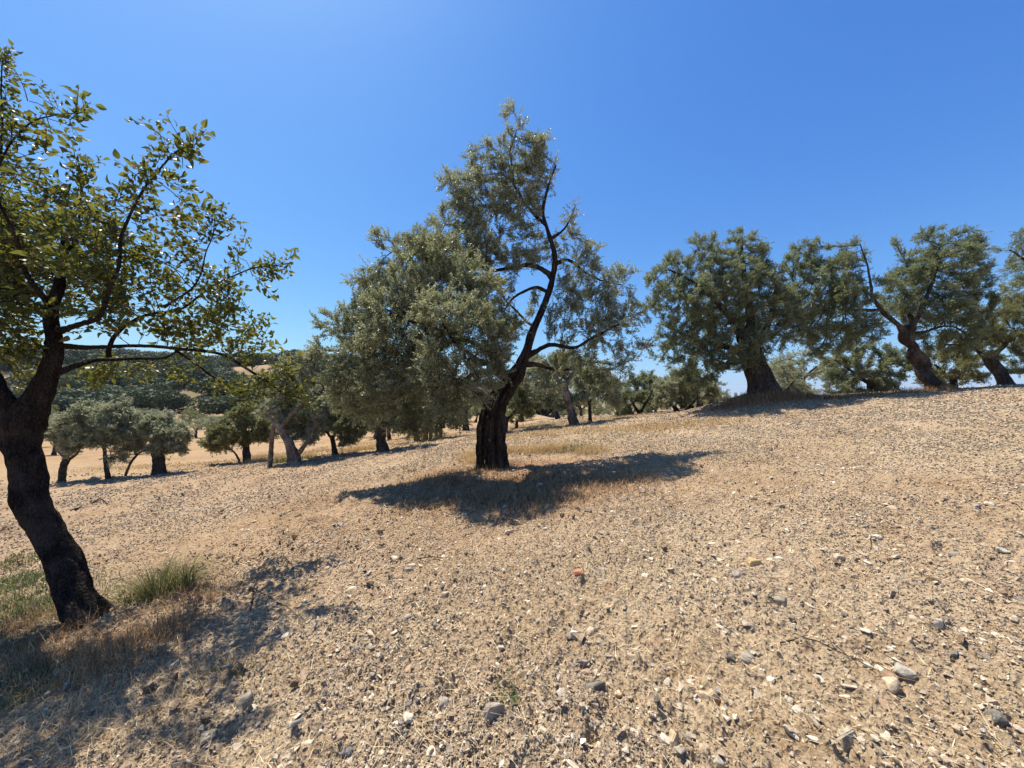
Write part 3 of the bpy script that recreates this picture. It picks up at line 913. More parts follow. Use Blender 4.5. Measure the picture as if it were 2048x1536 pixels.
tree('olive_tree', 'tall dark olive tree cut off by the right edge of the photo', OT, None, 17.0, 2170,
     [(2170, 770, 50), (2160, 700, 42), (2150, 640, 36)],
     [[(2150, 650, 26), (2110, 580, 16), (2060, 530, 10), (2020, 500, 5)], [(2150, 650, 22), (2160, 560, 14), (2170, 480, 8)]],
     [(2030, 492, 30, 0), (2060, 485, 30, 0), (2050, 530, 40, 0), (2070, 570, 55, 0), (2020, 560, 20, 0, .8), (2035, 600, 30, 0), (2130, 520, 80, 0), (2200, 560, 90, 0), (2150, 620, 70, 0)],
     106, 800, .24, 7000, M['olive_leaf_far'], tip=.009, thick=1.0, clump=.5, csize=.8, **RB)

tree('olive_tree', 'low olive tree behind the ridge, under the left crown of the twisted olive', OT, None, 21.0, 1745,
     [(1748, 830, 30), (1745, 790, 26), (1740, 760, 20)], [[(1742, 770, 14), (1700, 740, 8), (1670, 720, 5)], [(1742, 770, 12), (1770, 730, 6)]],
     [(1680, 705, 24, 0), (1700, 735, 38, 0), (1680, 770, 28, 0), (1745, 730, 42, 0), (1775, 765, 38, 0), (1730, 780, 26, 0), (1790, 725, 28, 0), (1660, 750, 12, 0)],
     107, 600, .28, 5600, M['olive_leaf_far'], tip=.011, thick=1.0, clump=.4, csize=1.0, sscale=1.2, **RB)

tree('olive_tree', 'low olive tree behind the ridge, between the twisted trunk and the leaning one', OT, None, 20.0, 1910,
     [(1912, 820, 26), (1908, 780, 22), (1905, 750, 18)], [[(1906, 760, 12), (1870, 730, 7)], [(1906, 760, 12), (1940, 735, 6)]],
     [(1860, 735, 34, 0), (1905, 735, 40, 0), (1945, 745, 30, 0), (1890, 770, 22, 0), (1830, 760, 20, 0), (1930, 705, 24, 0)],
     108, 450, .28, 2900, M['olive_leaf_warm'], tip=.011, thick=1.0, clump=.4, csize=1.0, sscale=1.15, **RB)

tree('olive_tree', 'pale bushy olive tree peeking out behind the big trunk on the mound', OT, None, 22.0, 1570,
     [(1575, 850, 26), (1570, 810, 22), (1565, 780, 18)], [[(1567, 790, 10), (1590, 760, 6)]],
     [(1560, 750, 22, 0), (1585, 772, 26, 0), (1600, 790, 18, 0), (1550, 780, 26, 0)],
     109, 300, .28, 1700, M['olive_leaf_silver'], tip=.011, thick=1.0, clump=.4, csize=1.0, sscale=1.15, **RB)

# trees of the lower field, left to right: every one shaped after the photograph
mid = [
 ('small olive stump tree with a short V shaped fork beside the pear trunk', 14.5, 125, [(123, 960, 22), (126, 935, 20), (135, 915, 20)],
  [[(134, 920, 12), (118, 905, 7), (108, 898, 4)], [(136, 920, 12), (155, 905, 8), (165, 890, 4)]],
  [(125, 868, 26, 0, .9), (160, 868, 26, 0), (108, 876, 16, 0, .8), (150, 888, 14, 0, .7)], 'olive_leaf_silver', 900, 210, ()),
 ('wide silvery olive tree on a thin straight trunk right of the V forked one', 14.3, 215, [(216, 958, 13), (212, 930, 12), (208, 890, 10), (207, 860, 9)],
  [[(208, 880, 8), (190, 850, 6), (160, 830, 4)], [(207, 865, 8), (222, 835, 6), (232, 800, 4)], [(207, 865, 7), (240, 840, 5), (270, 830, 3)]],
  [(225, 828, 28, 0), (190, 838, 32, 0), (160, 850, 30, 0), (240, 855, 32, 0), (205, 868, 36, 0), (258, 838, 20, 0), (225, 900, 22, 0, .8), (150, 878, 26, 0, .8)], 'olive_leaf_silver', 2200, 460, ()),
 ('round olive tree on a fat stump with a thin curved second stem', 14.8, 320, [(320, 942, 38), (316, 920, 33), (311, 900, 28)],
  [[(311, 905, 14), (300, 880, 8), (285, 860, 4)], [(313, 905, 14), (330, 875, 8), (345, 850, 4)]],
  [(320, 856, 30, 0), (292, 872, 26, 0), (348, 872, 26, 0), (320, 886, 28, 0), (356, 892, 16, 0), (272, 893, 15, 0), (335, 838, 16, 0)], 'olive_leaf_silver', 1600, 360,
  [[(250, 948, 9), (262, 925, 8), (278, 907, 6), (300, 896, 4)]]),
 ('yellow green olive tree with an arching thin stem beside its stout trunk', 17.0, 493, [(495, 927, 20), (492, 905, 19), (490, 880, 16)],
  [[(490, 885, 9), (475, 850, 6), (460, 830, 3)], [(490, 885, 9), (510, 850, 6), (525, 830, 3)]],
  [(438, 882, 24, 0), (465, 868, 28, 0), (500, 858, 30, 0), (526, 850, 24, 0), (472, 838, 24, 0), (508, 826, 20, 0), (428, 862, 18, 0), (536, 872, 16, 0), (450, 895, 14, 0, .8)], 'olive_leaf_warm', 1900, 400,
  [[(481, 930, 6), (474, 912, 5), (462, 898, 4)]]),
 ('ancient olive tree with a pale hollow forked trunk and one bare slanting limb', 13.6, 590, [(592, 914, 38), (580, 892, 30), (567, 868, 22), (557, 850, 18)],
  [[(556, 856, 20), (570, 845, 12), (590, 822, 11), (612, 802, 9), (622, 788, 4)], [(553, 855, 12), (540, 832, 6), (520, 820, 3)], [(598, 905, 14), (612, 888, 9), (625, 870, 6), (630, 840, 4), (622, 815, 3)]],
  [(600, 740, 34, .8), (640, 760, 34, .8), (575, 775, 30, .8), (560, 810, 30, .8), (610, 800, 34, .9), (600, 850, 28, .9), (640, 830, 28, .9), (630, 720, 20, .8, .8), (545, 790, 22, .7), (620, 870, 20, .9, .8)], 'olive_leaf_silver', 3000, 600,
  [[(540, 915, 13, .1), (543, 890, 13, .1), (545, 868, 14, .05), (549, 850, 14)]]),
 ('small olive tree with a crooked bare foot right of the hollow one', 15.5, 667, [(670, 910, 16), (668, 895, 12), (664, 872, 11)],
  [[(665, 878, 8), (650, 860, 5), (635, 845, 3)], [(665, 878, 8), (680, 850, 5)]],
  [(650, 850, 26, 0), (680, 845, 28, 0), (630, 860, 20, 0), (700, 865, 22, 0), (660, 825, 28, 0), (690, 820, 22, 0)], 'olive_leaf_silver', 1400, 300, ()),
 ('olive tree with a straight thick dark trunk, seen below the middle tree crown', 14.6, 763, [(765, 905, 30), (763, 880, 24), (764, 850, 23), (765, 820, 20)],
  [[(765, 830, 12), (735, 800, 8), (710, 780, 5)], [(765, 830, 12), (790, 800, 8), (820, 780, 5)]],
  [(720, 810, 36, .3), (770, 790, 40, .3), (820, 800, 36, .3), (700, 840, 26, .3), (740, 845, 26, .5), (800, 840, 26, .4), (840, 830, 24, .3)], 'olive_leaf_far', 2200, 420, ()),
 ('olive tree with a short dark trunk leaning left, right of the straight thick one', 19.0, 832, [(838, 888, 14), (832, 872, 13), (824, 855, 11)],
  [[(825, 858, 7), (805, 840, 4)], [(825, 858, 7), (845, 835, 4)]],
  [(810, 825, 26, 0), (845, 820, 26, 0), (825, 800, 24, 0)], 'olive_leaf_far', 900, 200, ()),
 ('olive tree growing as a clump of four upright stems', 18.0, 862, [(852, 890, 13), (852, 865, 11), (850, 840, 9)],
  [[(850, 845, 6), (835, 815, 4)], [(850, 845, 6), (870, 815, 4)]],
  [(845, 815, 30, 0), (880, 820, 30, 0), (905, 835, 24, 0), (865, 845, 20, 0, .8)], 'olive_leaf_far', 1300, 280,
  [[(862, 889, 9), (860, 865, 8), (858, 845, 7)], [(872, 890, 8), (872, 865, 7), (874, 845, 6)], [(882, 892, 10), (881, 866, 9), (883, 842, 8)]]),
 ('olive tree with a grey forked trunk just right of the middle tree foot', 17.0, 1010, [(1012, 882, 18), (1010, 860, 14), (1013, 835, 12)],
  [[(1012, 842, 8), (1000, 815, 5)], [(1012, 842, 8), (1035, 815, 5)]],
  [(1000, 800, 26, 0), (1035, 795, 28, 0), (1060, 810, 22, 0), (985, 830, 20, 0)], 'olive_leaf_far', 1100, 260, ()),
 ('slim olive tree with a straight upright trunk next to the grey forked one', 18.5, 1034, [(1035, 880, 11), (1033, 860, 9), (1034, 840, 8)],
  [[(1034, 845, 5), (1050, 820, 3)]], [(1045, 820, 24, 0), (1065, 800, 24, 0), (1030, 835, 16, 0)], 'olive_leaf_far', 700, 200, ()),
 ('olive tree with a tall pale gnarled trunk under the right side of the middle crown', 16.0, 1152, [(1153, 866, 38), (1148, 845, 26), (1140, 815, 22), (1132, 785, 20), (1125, 765, 16)],
  [[(1127, 775, 12), (1105, 745, 8), (1090, 720, 5)], [(1127, 775, 12), (1150, 740, 8), (1160, 710, 5)]],
  [(1090, 740, 34, .2, .8), (1130, 735, 34, .2, .8), (1080, 780, 26, .2, .9), (1060, 760, 24, .2, .8), (1110, 800, 24, .4, .9), (1165, 745, 26, .2, .7), (1170, 785, 20, .3, .8)], 'olive_leaf_silver', 1900, 380, ()),
 ('thin forked olive tree between the gnarled pale trunk and the low stumpy one', 17.0, 1180, [(1181, 852, 12), (1180, 825, 9), (1178, 800, 8)],
  [[(1178, 805, 6), (1168, 785, 4), (1160, 770, 2.5)], [(1178, 805, 7), (1195, 790, 6), (1212, 783, 3)]],
  [(1170, 770, 22, 0, .7), (1210, 770, 26, 0, .8), (1225, 790, 20, 0, .8), (1190, 745, 20, 0, .7)], 'olive_leaf_silver', 800, 220, ()),
 ('brownish olive tree on a dark spreading stump at the field edge', 19.0, 1287, [(1290, 856, 24), (1284, 840, 14), (1278, 822, 12)],
  [[(1279, 828, 8), (1262, 800, 5)], [(1279, 828, 8), (1298, 795, 5)]],
  [(1260, 785, 28, 0), (1290, 780, 30, 0), (1310, 800, 22, 0), (1250, 815, 22, 0), (1300, 760, 18, 0), (1320, 780, 16, 0)], 'olive_leaf_far', 1400, 300, ()),
 ('olive tree with a vase shaped double trunk left of the root mound', 16.5, 1362, [(1368, 850, 20), (1358, 830, 15), (1348, 812, 11)],
  [[(1350, 818, 8), (1335, 795, 5)], [(1362, 835, 11), (1378, 815, 8), (1395, 795, 4)]],
  [(1340, 775, 28, 0, .9), (1375, 765, 32, 0, .9), (1410, 785, 24, 0, .8), (1360, 800, 24, 0, .8), (1330, 800, 16, 0, .8)], 'olive_leaf_silver', 1500, 320,
  [[(1374, 849, 10), (1376, 830, 9), (1386, 812, 7)]]),
]
for i, (lab, d, bx, trunk, limbs, blobs, lm, nsp, npt, ext) in enumerate(mid):
    pale = i in (4, 11)
    wd = .72 if i == 4 else .82
    tree('olive_tree', lab, OT, 'olive trees standing in the lower field', d, bx, trunk, limbs, blobs, 200 + i, int(npt * 1.3), .2, int(nsp * 1.8), M[lm],
         M['olive_bark_pale'] if pale else M['olive_bark'], SPR_MID, 1.15, tip=.008, flare=.45, ridges=4, ridge_amp=.2, twist=2.5, rough=.35,
         thick=1.0, clump=.5, csize=.8, up=.12, extra_trunks=ext, thr=2.6, tw=wd)


# ------------------------------------------------------------------ the grove farther off: copies of four trees
def proto_tree(i):
    rng = np.random.default_rng(300 + i)
    root = bpy.data.objects.new('olive_tree', None); COL.objects.link(root)
    lean = rng.normal(size=2) * .25
    h = 1.3 + .5 * rng.random()
    tp = [np.array([0, 0, -.3]), np.array([0, 0, 0]), np.array([lean[0] * .5, lean[1] * .5, h * .5]), np.array([lean[0], lean[1], h])]
    V, Fq, Ft = tube(tp, [.3, .27, .19, .17], 14, step=.12, ridges=4, ridge_amp=.2, twist=2, rough=.3, flare=.5, seed=i * 3.3)
    s = Soup(); s.add(V, Fq); s.addf(Ft)
    for k in range(3):
        a = k * 2.1 + rng.random()
        e = tp[-1] + np.array([math.cos(a) * 1.1, math.sin(a) * 1.1, 1.2 + .4 * rng.random()])
        V, Fq, Ft = tube([tp[-1] - [0, 0, .1], (tp[-1] + e) / 2 + rng.normal(size=3) * .15, e], [.1, .07, .04], 7, step=.15, rough=.2, seed=k + i)
        s.add(V, Fq); s.addf(Ft)
    link('trunk', s.mesh('trunk', [M['olive_bark']], True), root)
    bl = []
    for k in range(9):
        a = rng.random() * 6.28; rr = 1.5 * rng.random() ** .6
        q = np.array([lean[0] + math.cos(a) * rr, lean[1] + math.sin(a) * rr, h + .9 + 1.3 * rng.random() - .3 * rr])
        r = .8 + .45 * rng.random()
        bl.append((q, np.array([r, r, r * .8]), 1))
    me = crown_mesh('crown', np.zeros(3), np.array([tp[-1]]), bl, 320 + i, 260, .35, .014, SPR_FAR, 850, 1.0, [M[('olive_leaf_far', 'olive_leaf_silver', 'olive_leaf_far', 'olive_leaf_warm')[i]], M['twig']], .5, 1.0, .15, thr=2.5)
    link('crown', me, root)
    return root


protos = [proto_tree(i) for i in range(4)]


def copy_tree(o):
    c = o.copy(); COL.objects.link(c)
    for ch in o.children:
        k = ch.copy(); COL.objects.link(k); k.parent = c
    return c


rng = np.random.default_rng(77)
spots = []
tries = 0
while len(spots) < 125 and tries < 9000:
    tries += 1
    d = 25 + 75 * rng.random() ** 1.1
    px = rng.uniform(60, 1620)
    if px > 1400 and d < 26: continue
    x = (px - 1024) / F * d; y = d
    if any((x - a) ** 2 + (y - b) ** 2 < (4.6 + .03 * d) ** 2 for a, b in spots): continue
    if 380 < px < 480 and d < 30: continue
    if px < 620 and d < 29: continue
    spots.append((x, y))
used = [False] * 4
for i, (x, y) in enumerate(spots):
    k = int(rng.integers(0, 4))
    o = protos[k] if not used[k] else copy_tree(protos[k]); used[k] = True
    o.location = (x, y, float(H(x, y)) - .05)
    o.rotation_euler = (0, 0, rng.random() * 6.28)
    s = .62 + .38 * rng.random()
    if x / y < -.5: s *= .78
    o.scale = (s * (1 + .15 * rng.normal()), s, s * (.9 + .2 * rng.random()))
    tag(o, 'small distant olive tree among many in the far grove', OT, 'distant olive trees of the far grove')

# ------------------------------------------------------------------ dark trees on the hillside
def bush_mesh(i):
    rng = np.random.default_rng(400 + i)
    s = Soup()
    nb = 9
    c = np.stack([rng.normal(size=nb) * 1.5, rng.normal(size=nb) * 1.5, 1.5 + 1.7 * rng.random(nb)], -1)
    r = 1.1 + .8 * rng.random(nb)
    n = 2600
    w = rng.integers(0, nb, n)
    u = unit(rng.normal(size=(n, 3)))
    q = c[w] + u * (r[w] * (.75 + .3 * rng.random(n) ** .5))[:, None] * np.array([1, 1, .8])
    q = q[q[:, 2] > .1]; n = len(q)
    tv = np.array([[-.5, -.3, 0], [.5, -.35, .05], [.45, .4, 0], [-.4, .3, .08]]); tf = np.array([[0, 1, 2, 3]])
    d = unit(u[:n] + rng.normal(size=(n, 3)) * .6)
    V, Fq = place(tv, tf, frames(d, rng), q, .32 * (.6 + .8 * rng.random(n)))
    s.add(V, Fq, 0, np.clip(.5 + .3 * rng.normal(size=n), 0, 1))
    V, Fq, Ft = tube([np.array([0, 0, -.5]), np.array([.1, 0, .8]), np.array([0, .1, 2.2])], [.25, .2, .12], 7, step=.4)
    s.add(V, Fq, 1); s.addf(Ft, 1)
    return s.mesh('hillside_tree', [M['bush_leaf'], M['twig']])


bm_ = [bush_mesh(i) for i in range(4)]
rng = np.random.default_rng(78)
cnt = 0; tries = 0
while cnt < 290 and tries < 20000:
    tries += 1
    y = rng.uniform(100, 222); x = rng.uniform(-1.35, .1) * y
    px = x / y * F + 1024
    dens = .55 + 3.0 * float(perlin(np.array([x / 22]), np.array([y / 22]), 2.1)[0])
    if rng.random() > dens: continue
    o = link('hillside_tree', bm_[int(rng.integers(0, 4))])
    z = float(H(x, y))
    o.location = (x, y, z - .3)
    s = 1.05 + .85 * rng.random()
    o.scale = (s * 1.15, s * 1.15, s)
    o.rotation_euler = (0, 0, rng.random() * 6.28)
    tag(o, 'dark green round tree on the far hillside', 'tree', 'dark green trees on the far hillside')
    cnt += 1

# ------------------------------------------------------------------ stones
def hull(rng, n, ax, rough=.0):
    bm = bmesh.new()
    p = unit(rng.normal(size=(n, 3))) * (1 - .25 * rng.random((n, 1))) * np.array(ax)
    for q in p: bm.verts.new(q)
    bmesh.ops.convex_hull(bm, input=bm.verts)
    bmesh.ops.delete(bm, geom=[v for v in bm.verts if not v.link_faces], context='VERTS')
    bmesh.ops.triangulate(bm, faces=bm.faces)
    bm.verts.index_update()
    v = np.array([w.co[:] for w in bm.verts]); f = np.array([[w.index for w in fc.verts] for fc in bm.faces])
    bm.free()
    return v, f


hr = np.random.default_rng(500)
GRAV = [hull(hr, 8, (.5, .5 * (.5 + .4 * hr.random()), .16 + .25 * hr.random())) for _ in range(14)]


def screen_scatter(n, rng, rmin, rmax, halfang=69, power=1.0):
    r = rmin * (rmax / rmin) ** (rng.random(n) ** power)
    a = R(halfang) * (2 * rng.random(n) - 1)
    return np.sin(a) * r, np.cos(a) * r, r


def lay(rng, x, y, tilt=.35):
    """frames lying on the ground with a little tilt"""
    n = len(x)
    z = np.stack([rng.normal(size=n) * tilt, rng.normal(size=n) * tilt, np.ones(n)], -1)
    return frames(z, rng)


def gravel(name, n, rmin, rmax, size, sizemin_px, seed, m, label, rscale=1.0, sink=.22, power=1.0, rnd=None, mask=None, cap=.06, forms=None):
    forms = forms or GRAV
    rng = np.random.default_rng(seed)
    x, y, r = screen_scatter(n, rng, rmin, rmax, power=power)
    if mask is not None:
        k = mask(x, y, rng); x, y, r = x[k], y[k], r[k]
    n = len(x)
    sz = np.maximum(size * np.exp(rng.normal(size=n) * .5 + .25 * (rng.random(n) < .1)), sizemin_px * r / 384)
    sz = np.minimum(sz, np.maximum(cap, sizemin_px * r / 384))
    z = GZ(x, y)
    fr = lay(rng, x, y)
    s = Soup()
    which = rng.integers(0, len(forms), n)
    for q, (tv, tf) in enumerate(forms):
        mk = which == q
        loc = np.stack([x[mk], y[mk], z[mk] + sz[mk] * sink], -1)
        V, Fc = place(tv, tf, fr[mk], loc, sz[mk])
        rr = rng.random(mk.sum()) if rnd is None else rnd(rng, mk.sum())
        s.add(V, Fc, 0, np.repeat(rr, len(tf)))
    o = link(name, s.mesh(name, [m]))
    tag(o, label, 'ground cover', kind='stuff')


# the stones the eye picks out, at their places
stone_specs = [
 (1157, 1167, 26, 'small orange red stone lying on the dry soil below the middle shadow', (.55, .22, .12), .35),
 (1508, 1137, 30, 'yellow ochre stone on the slope right of the middle shadow', (.52, .40, .20), .5),
 (1190, 1388, 52, 'dark slate slab tilted over a shaded hollow near the bottom', (.16, .145, .125), .3),
 (1238, 1384, 24, 'round flat tan pebble right beside the dark slate slab', (.50, .38, .24), .45),
 (988, 1452, 48, 'rounded grey speckled boulder near the bottom middle', (.36, .32, .27), .7),
 (1146, 1285, 24, 'bright white quartz chunk in the middle of the gravel', (.78, .76, .7), .7),
 (1992, 1440, 56, 'dark grey rounded rock near the lower right corner', (.17, .165, .15), .65),
 (1530, 1402, 34, 'brown flat rectangular stone in the lower right gravel', (.30, .22, .15), .3),
 (1418, 1388, 44, 'tan rounded rock half sunk in the lower right soil', (.46, .35, .22), .6),
 (1805, 1350, 46, 'grey white slab leaning on a brown one at right', (.42, .39, .34), .3),
 (1775, 1362, 40, 'reddish brown slab under the grey white one', (.34, .23, .15), .3),
 (1755, 1076, 38, 'white elongated stone lying high on the right slope', (.70, .66, .58), .35),
 (1560, 1202, 38, 'long grey angular block in the right middle gravel', (.31, .28, .23), .45),
 (1678, 1120, 22, 'pale pink pebble beside the small white chip at right', (.58, .46, .36), .7),
 (1932, 1168, 38, 'cream coloured broad rock at the right side', (.62, .53, .38), .4),
 (2008, 1112, 28, 'pale grey cobble close to the right edge', (.50, .48, .43), .6),
 (1785, 1197, 32, 'grey brown cube shaped stone beside flat grey chips', (.28, .26, .22), .6),
 (1876, 1266, 30, 'whitish oval stone at right, above the cream rock pair', (.60, .56, .48), .5),
 (2003, 1278, 36, 'cream angular rock against a grey one at the right edge', (.66, .57, .42), .45),
 (1905, 1312, 24, 'blue grey smooth pebble at right', (.25, .25, .25), .6),
 (1690, 1505, 52, 'tall grey and tan layered slab stuck upright at bottom right', (.38, .34, .27), .8),
 (495, 1405, 40, 'grey blocky stone above the shaded notch at lower left', (.36, .33, .26), .5),
 (508, 1422, 44, 'pale long stone casting a sharp shadow at lower left', (.52, .49, .40), .35),
 (418, 1475, 46, 'big tan kite shaped flat stone at lower left', (.44, .38, .29), .2),
 (590, 1478, 30, 'blue grey slate plate at the bottom left of the gravel', (.25, .25, .24), .25),
 (128, 1387, 22, 'cream oval stone at the edge of the dark grass', (.52, .46, .36), .6),
 (97, 1403, 26, 'brown tilted stone beside the cream oval one', (.30, .22, .16), .5),
 (1497, 1318, 40, 'grey stone wedge beside a small dark hole', (.27, .25, .21), .45),
 (1077, 1255, 24, 'grey three sided stone above the white quartz', (.33, .31, .28), .55),
 (878, 1455, 22, 'tan flat stone left of the grey speckled boulder', (.48, .38, .25), .35),
 (1020, 1452, 16, 'small yellowish chip right of the speckled boulder', (.60, .48, .28), .5),
 (1088, 1480, 26, 'cream pointed flake near the bottom middle', (.60, .55, .45), .3),
 (1340, 1498, 44, 'large sandy lump at the bottom edge right of the middle', (.55, .44, .28), .55),
 (695, 1520, 34, 'blue black stone at the bottom edge left of the middle', (.20, .19, .18), .6),
 (712, 1302, 20, 'round bluish grey pebble in the left middle gravel', (.33, .33, .33), .7),
 (892, 1196, 24, 'cream and brown split pebble in the middle gravel', (.56, .48, .36), .5),
 (1460, 1325, 26, 'dark charcoal lump left of the small dark hole', (.15, .14, .12), .6),
 (1605, 1420, 30, 'brown wood like layered stone in the lower right', (.35, .26, .16), .35),
]
def slab(rng):
    k = 7
    a = np.sort(rng.random(k)) * 6.28
    r = .38 + .14 * rng.random(k)
    w = .5 + .4 * rng.random()
    b = np.stack([np.cos(a) * r, np.sin(a) * r * w, -.5 + .1 * rng.random(k)], -1)
    t = b * np.array([.78, .78, 0]) + np.stack([rng.normal(size=k) * .04, rng.normal(size=k) * .04, .38 + .14 * rng.random(k)], -1)
    m = b * np.array([1.04, 1.04, 0]) + np.stack([rng.normal(size=k) * .02, rng.normal(size=k) * .02, .1 * rng.normal(size=k)], -1)
    bm = bmesh.new()
    for q in np.vstack([b, t, m]): bm.verts.new(q)
    bmesh.ops.convex_hull(bm, input=bm.verts)
    bmesh.ops.delete(bm, geom=[v for v in bm.verts if not v.link_faces], context='VERTS')
    bmesh.ops.triangulate(bm, faces=bm.faces)
    bm.verts.index_update()
    v = np.array([w_.co[:] for w_ in bm.verts]); f = np.array([[w_.index for w_ in fc.verts] for fc in bm.faces])
    bm.free()
    return v, f


HERO_V = [slab(hr) for _ in range(12)] + [hull(hr, 18, (.5, .5 * (.55 + .35 * hr.random()), .5)) for _ in range(4)]

SLABS = [(v * np.array([1, 1, .17]), f) for v, f in HERO_V[:12]]
gravel('stone_chips', 11500, 1.3, 14, .036, 2.0, 603, M['pale_chip'], 'pale flat stone flakes lying thickly over the slope', mask=lambda x, y, rng: rng.random(len(x)) < .12 + .5 * sstep(-1.5, 3, x) * (.3 + sstep(-.2, .4, perlin(x / 1.6, y / 1.6, 61))), cap=.075, forms=SLABS, sink=.06)


def stone_obj(px, py, wpx, hfrac, m, rng, depth=None):
    x, y = G(px, py) if depth is None else (px, py)
    sz = wpx * y / F if depth is None else wpx
    z = float(GZ(np.array([x]), np.array([y]))[0])
    tv, tf = HERO_V[int(rng.integers(0, 16))]
    v = tv * np.array([1, 1, hfrac]) * sz
    bm = bmesh.new()
    vs = [bm.verts.new(q) for q in v]
    for f in tf: bm.faces.new([vs[k] for k in f])
    bmesh.ops.bevel(bm, geom=list(bm.edges), offset=sz * .035, segments=1, affect='EDGES')
    me = bpy.data.meshes.new('stone'); bm.to_mesh(me); bm.free()
    me.materials.append(m)
    o = link('stone', me, None, (x, y, z + sz * hfrac * .16))
    o.rotation_euler = (rng.normal() * .18, rng.normal() * .18, rng.normal() * .35 if depth is None else rng.random() * 6.28)
    return o


rng = np.random.default_rng(510)
for (px, py, w, lab, col, hf) in stone_specs:
    m = m_stone('stone colour', col=(col[0], col[1] * .95, col[2] * .85))
    o = stone_obj(px, py, w, hf, m, rng)
    tag(o, lab, 'stone')
SC_ = {'pale cream': (.70, .60, .43), 'grey': (.33, .29, .23), 'brown': (.38, .26, .16), 'dark slate': (.17, .15, .125), 'tan': (.52, .40, .26)}
SM = {k: m_stone(k + ' loose stone', col=v) for k, v in SC_.items()}
protos_s = {}
names = list(SC_)
for i in range(235):
    r = 1.75 * (8.0 / 1.75) ** (rng.random() ** .9)
    a = R(rng.uniform(-36, 55))
    x, y = math.sin(a) * r, math.cos(a) * r
    k = names[int(rng.choice(5, p=[.36, .2, .12, .1, .22]))]
    key = (k, int(rng.integers(0, 3)))
    sz = (.045 + .06 * rng.random() ** 2) * (1 + .14 * (r - 1.7))
    if key not in protos_s:
        o = stone_obj(x, y, .1, .22 + .1 * key[1], SM[k], rng, depth=1); protos_s[key] = o
    else:
        o = protos_s[key].copy(); COL.objects.link(o)
    o.location = (x, y, float(GZ(np.array([x]), np.array([y]))[0]) + sz * .02)
    o.rotation_euler = (rng.normal() * .2, rng.normal() * .2, rng.random() * 6.28)
    s = sz / .1
    o.scale = (s, s, s)
    tag(o, k + ' loose stone scattered on the bare soil slope', 'stone', k + ' loose stones on the slope')

def stony(x, y, rng):
    p = .04 + .9 * sstep(-.2, .35, perlin(x / 1.6, y / 1.6, 61)) + .25 * sstep(-2, 4, x) - .3 * sstep(-1, -4, x)
    return rng.random(len(x)) < p


def crumbly(x, y, rng):
    return rng.random(len(x)) < .15 + .85 * sstep(.25, -.25, perlin(x / 1.3, y / 1.3, 61.5))


gravel('gravel', 240000, 1.0, 26, .013, 1.6, 601, M['gravel'], 'loose mixed gravel and stone chips strewn over the dry soil', mask=stony)
gravel('soil_clods', 6300, 2.4, 16, .05, 2.2, 604, M['clod'], 'dark lumpy clods turned up by the plough on the left slope', sink=.3,
       mask=lambda x, y, rng: (rng.random(len(x)) < (.15 + .85 * sstep(3, -2, x) * sstep(3, 5, y)) * sstep(-.1, .35, perlin(x / 1.1, y / 1.1, 71))), cap=.11)
gravel('soil_crumbs', 290000, 1.0, 22, .012, 1.6, 602, M['soil_crumb'], 'crumbled lumps of dry tan soil', sink=.15, mask=crumbly)

# ------------------------------------------------------------------ blades: straw, grass, weeds
def blades(x, y, z, h, w, lean, rng, curve=.5, segs=3, az=None):
    n = len(x)
    az = rng.random(n) * 2 * math.pi if az is None else az
    d = np.stack([np.cos(az), np.sin(az), np.zeros(n)], -1)
    side = np.stack([-np.sin(az), np.cos(az), np.zeros(n)], -1)
    b = np.stack([x, y, z], -1)
    V = np.zeros((n, (segs + 1) * 2, 3))
    p = b.copy(); ang = lean.copy()
    for k in range(segs + 1):
        ww = w * (1 - k / (segs + .6))
        V[:, k * 2] = p - side * ww[:, None] / 2; V[:, k * 2 + 1] = p + side * ww[:, None] / 2
        p = p + (d * np.sin(ang)[:, None] + np.array([0, 0, 1]) * np.cos(ang)[:, None]) * (h / segs)[:, None]
        ang = ang + curve / segs * (.5 + rng.random(n))
    tf = np.array([[2 * k, 2 * k + 1, 2 * k + 3, 2 * k + 2] for k in range(segs)])
    Fc = (tf[None] + (np.arange(n) * (segs + 1) * 2)[:, None, None]).reshape(-1, 4)
    return V.reshape(-1, 3), Fc


def straw_litter():
    rng = np.random.default_rng(700)
    n = 22000
    x, y, r = screen_scatter(n, rng, 1.2, 22)
    den = perlin(x / .7, y / .7, 41) + .25
    k = rng.random(n) < .35 + den
    x, y, r = x[k], y[k], r[k]; n = len(x)
    h = .05 + .13 * rng.random(n) ** 2
    w = np.maximum(.0016, .55 * r / 384) * (.6 + .6 * rng.random(n))
    s = Soup()
    V, Fc = blades(x, y, GZ(x, y) + .004 + .008 * rng.random(n), h, w, R(78) + .2 * rng.random(n), rng, .2, 2)
    s.add(V, Fc, 0, np.repeat(rng.random(n), 2))
    tag(link('straw_litter', s.mesh('straw_litter', [M['straw']])), 'thin dry straws lying scattered over the stony ground', 'ground cover', kind='stuff')


straw_litter()


def grass_patch(name, label, cat, m, centers, n, spread, hh, ww, seed, lean=.5, curve=.7, kind='stuff', origin=None, group=None):
    rng = np.random.default_rng(seed)
    c = np.array(centers)
    k = rng.integers(0, len(c), n)
    sp = np.array(spread)
    u = rng.normal(size=(n, 2)) * (sp if sp.ndim == 1 else sp[k])
    x = c[k, 0] + u[:, 0]; y = c[k, 1] + u[:, 1]
    z = GZ(x, y)
    h = hh * (.4 + .8 * rng.random(n)); w = ww * (.6 + .6 * rng.random(n))
    V, Fc = blades(x, y, z - .01, h, w, np.abs(rng.normal(size=n)) * lean, rng, curve, 3)
    s = Soup(); s.add(V, Fc, 0, np.repeat(np.clip(rng.normal(size=n) * .28 + .5, 0, 1), 3))
    o = link(name, s.mesh(name, [m]))
    tag(o, label, cat, group, kind)
    return o


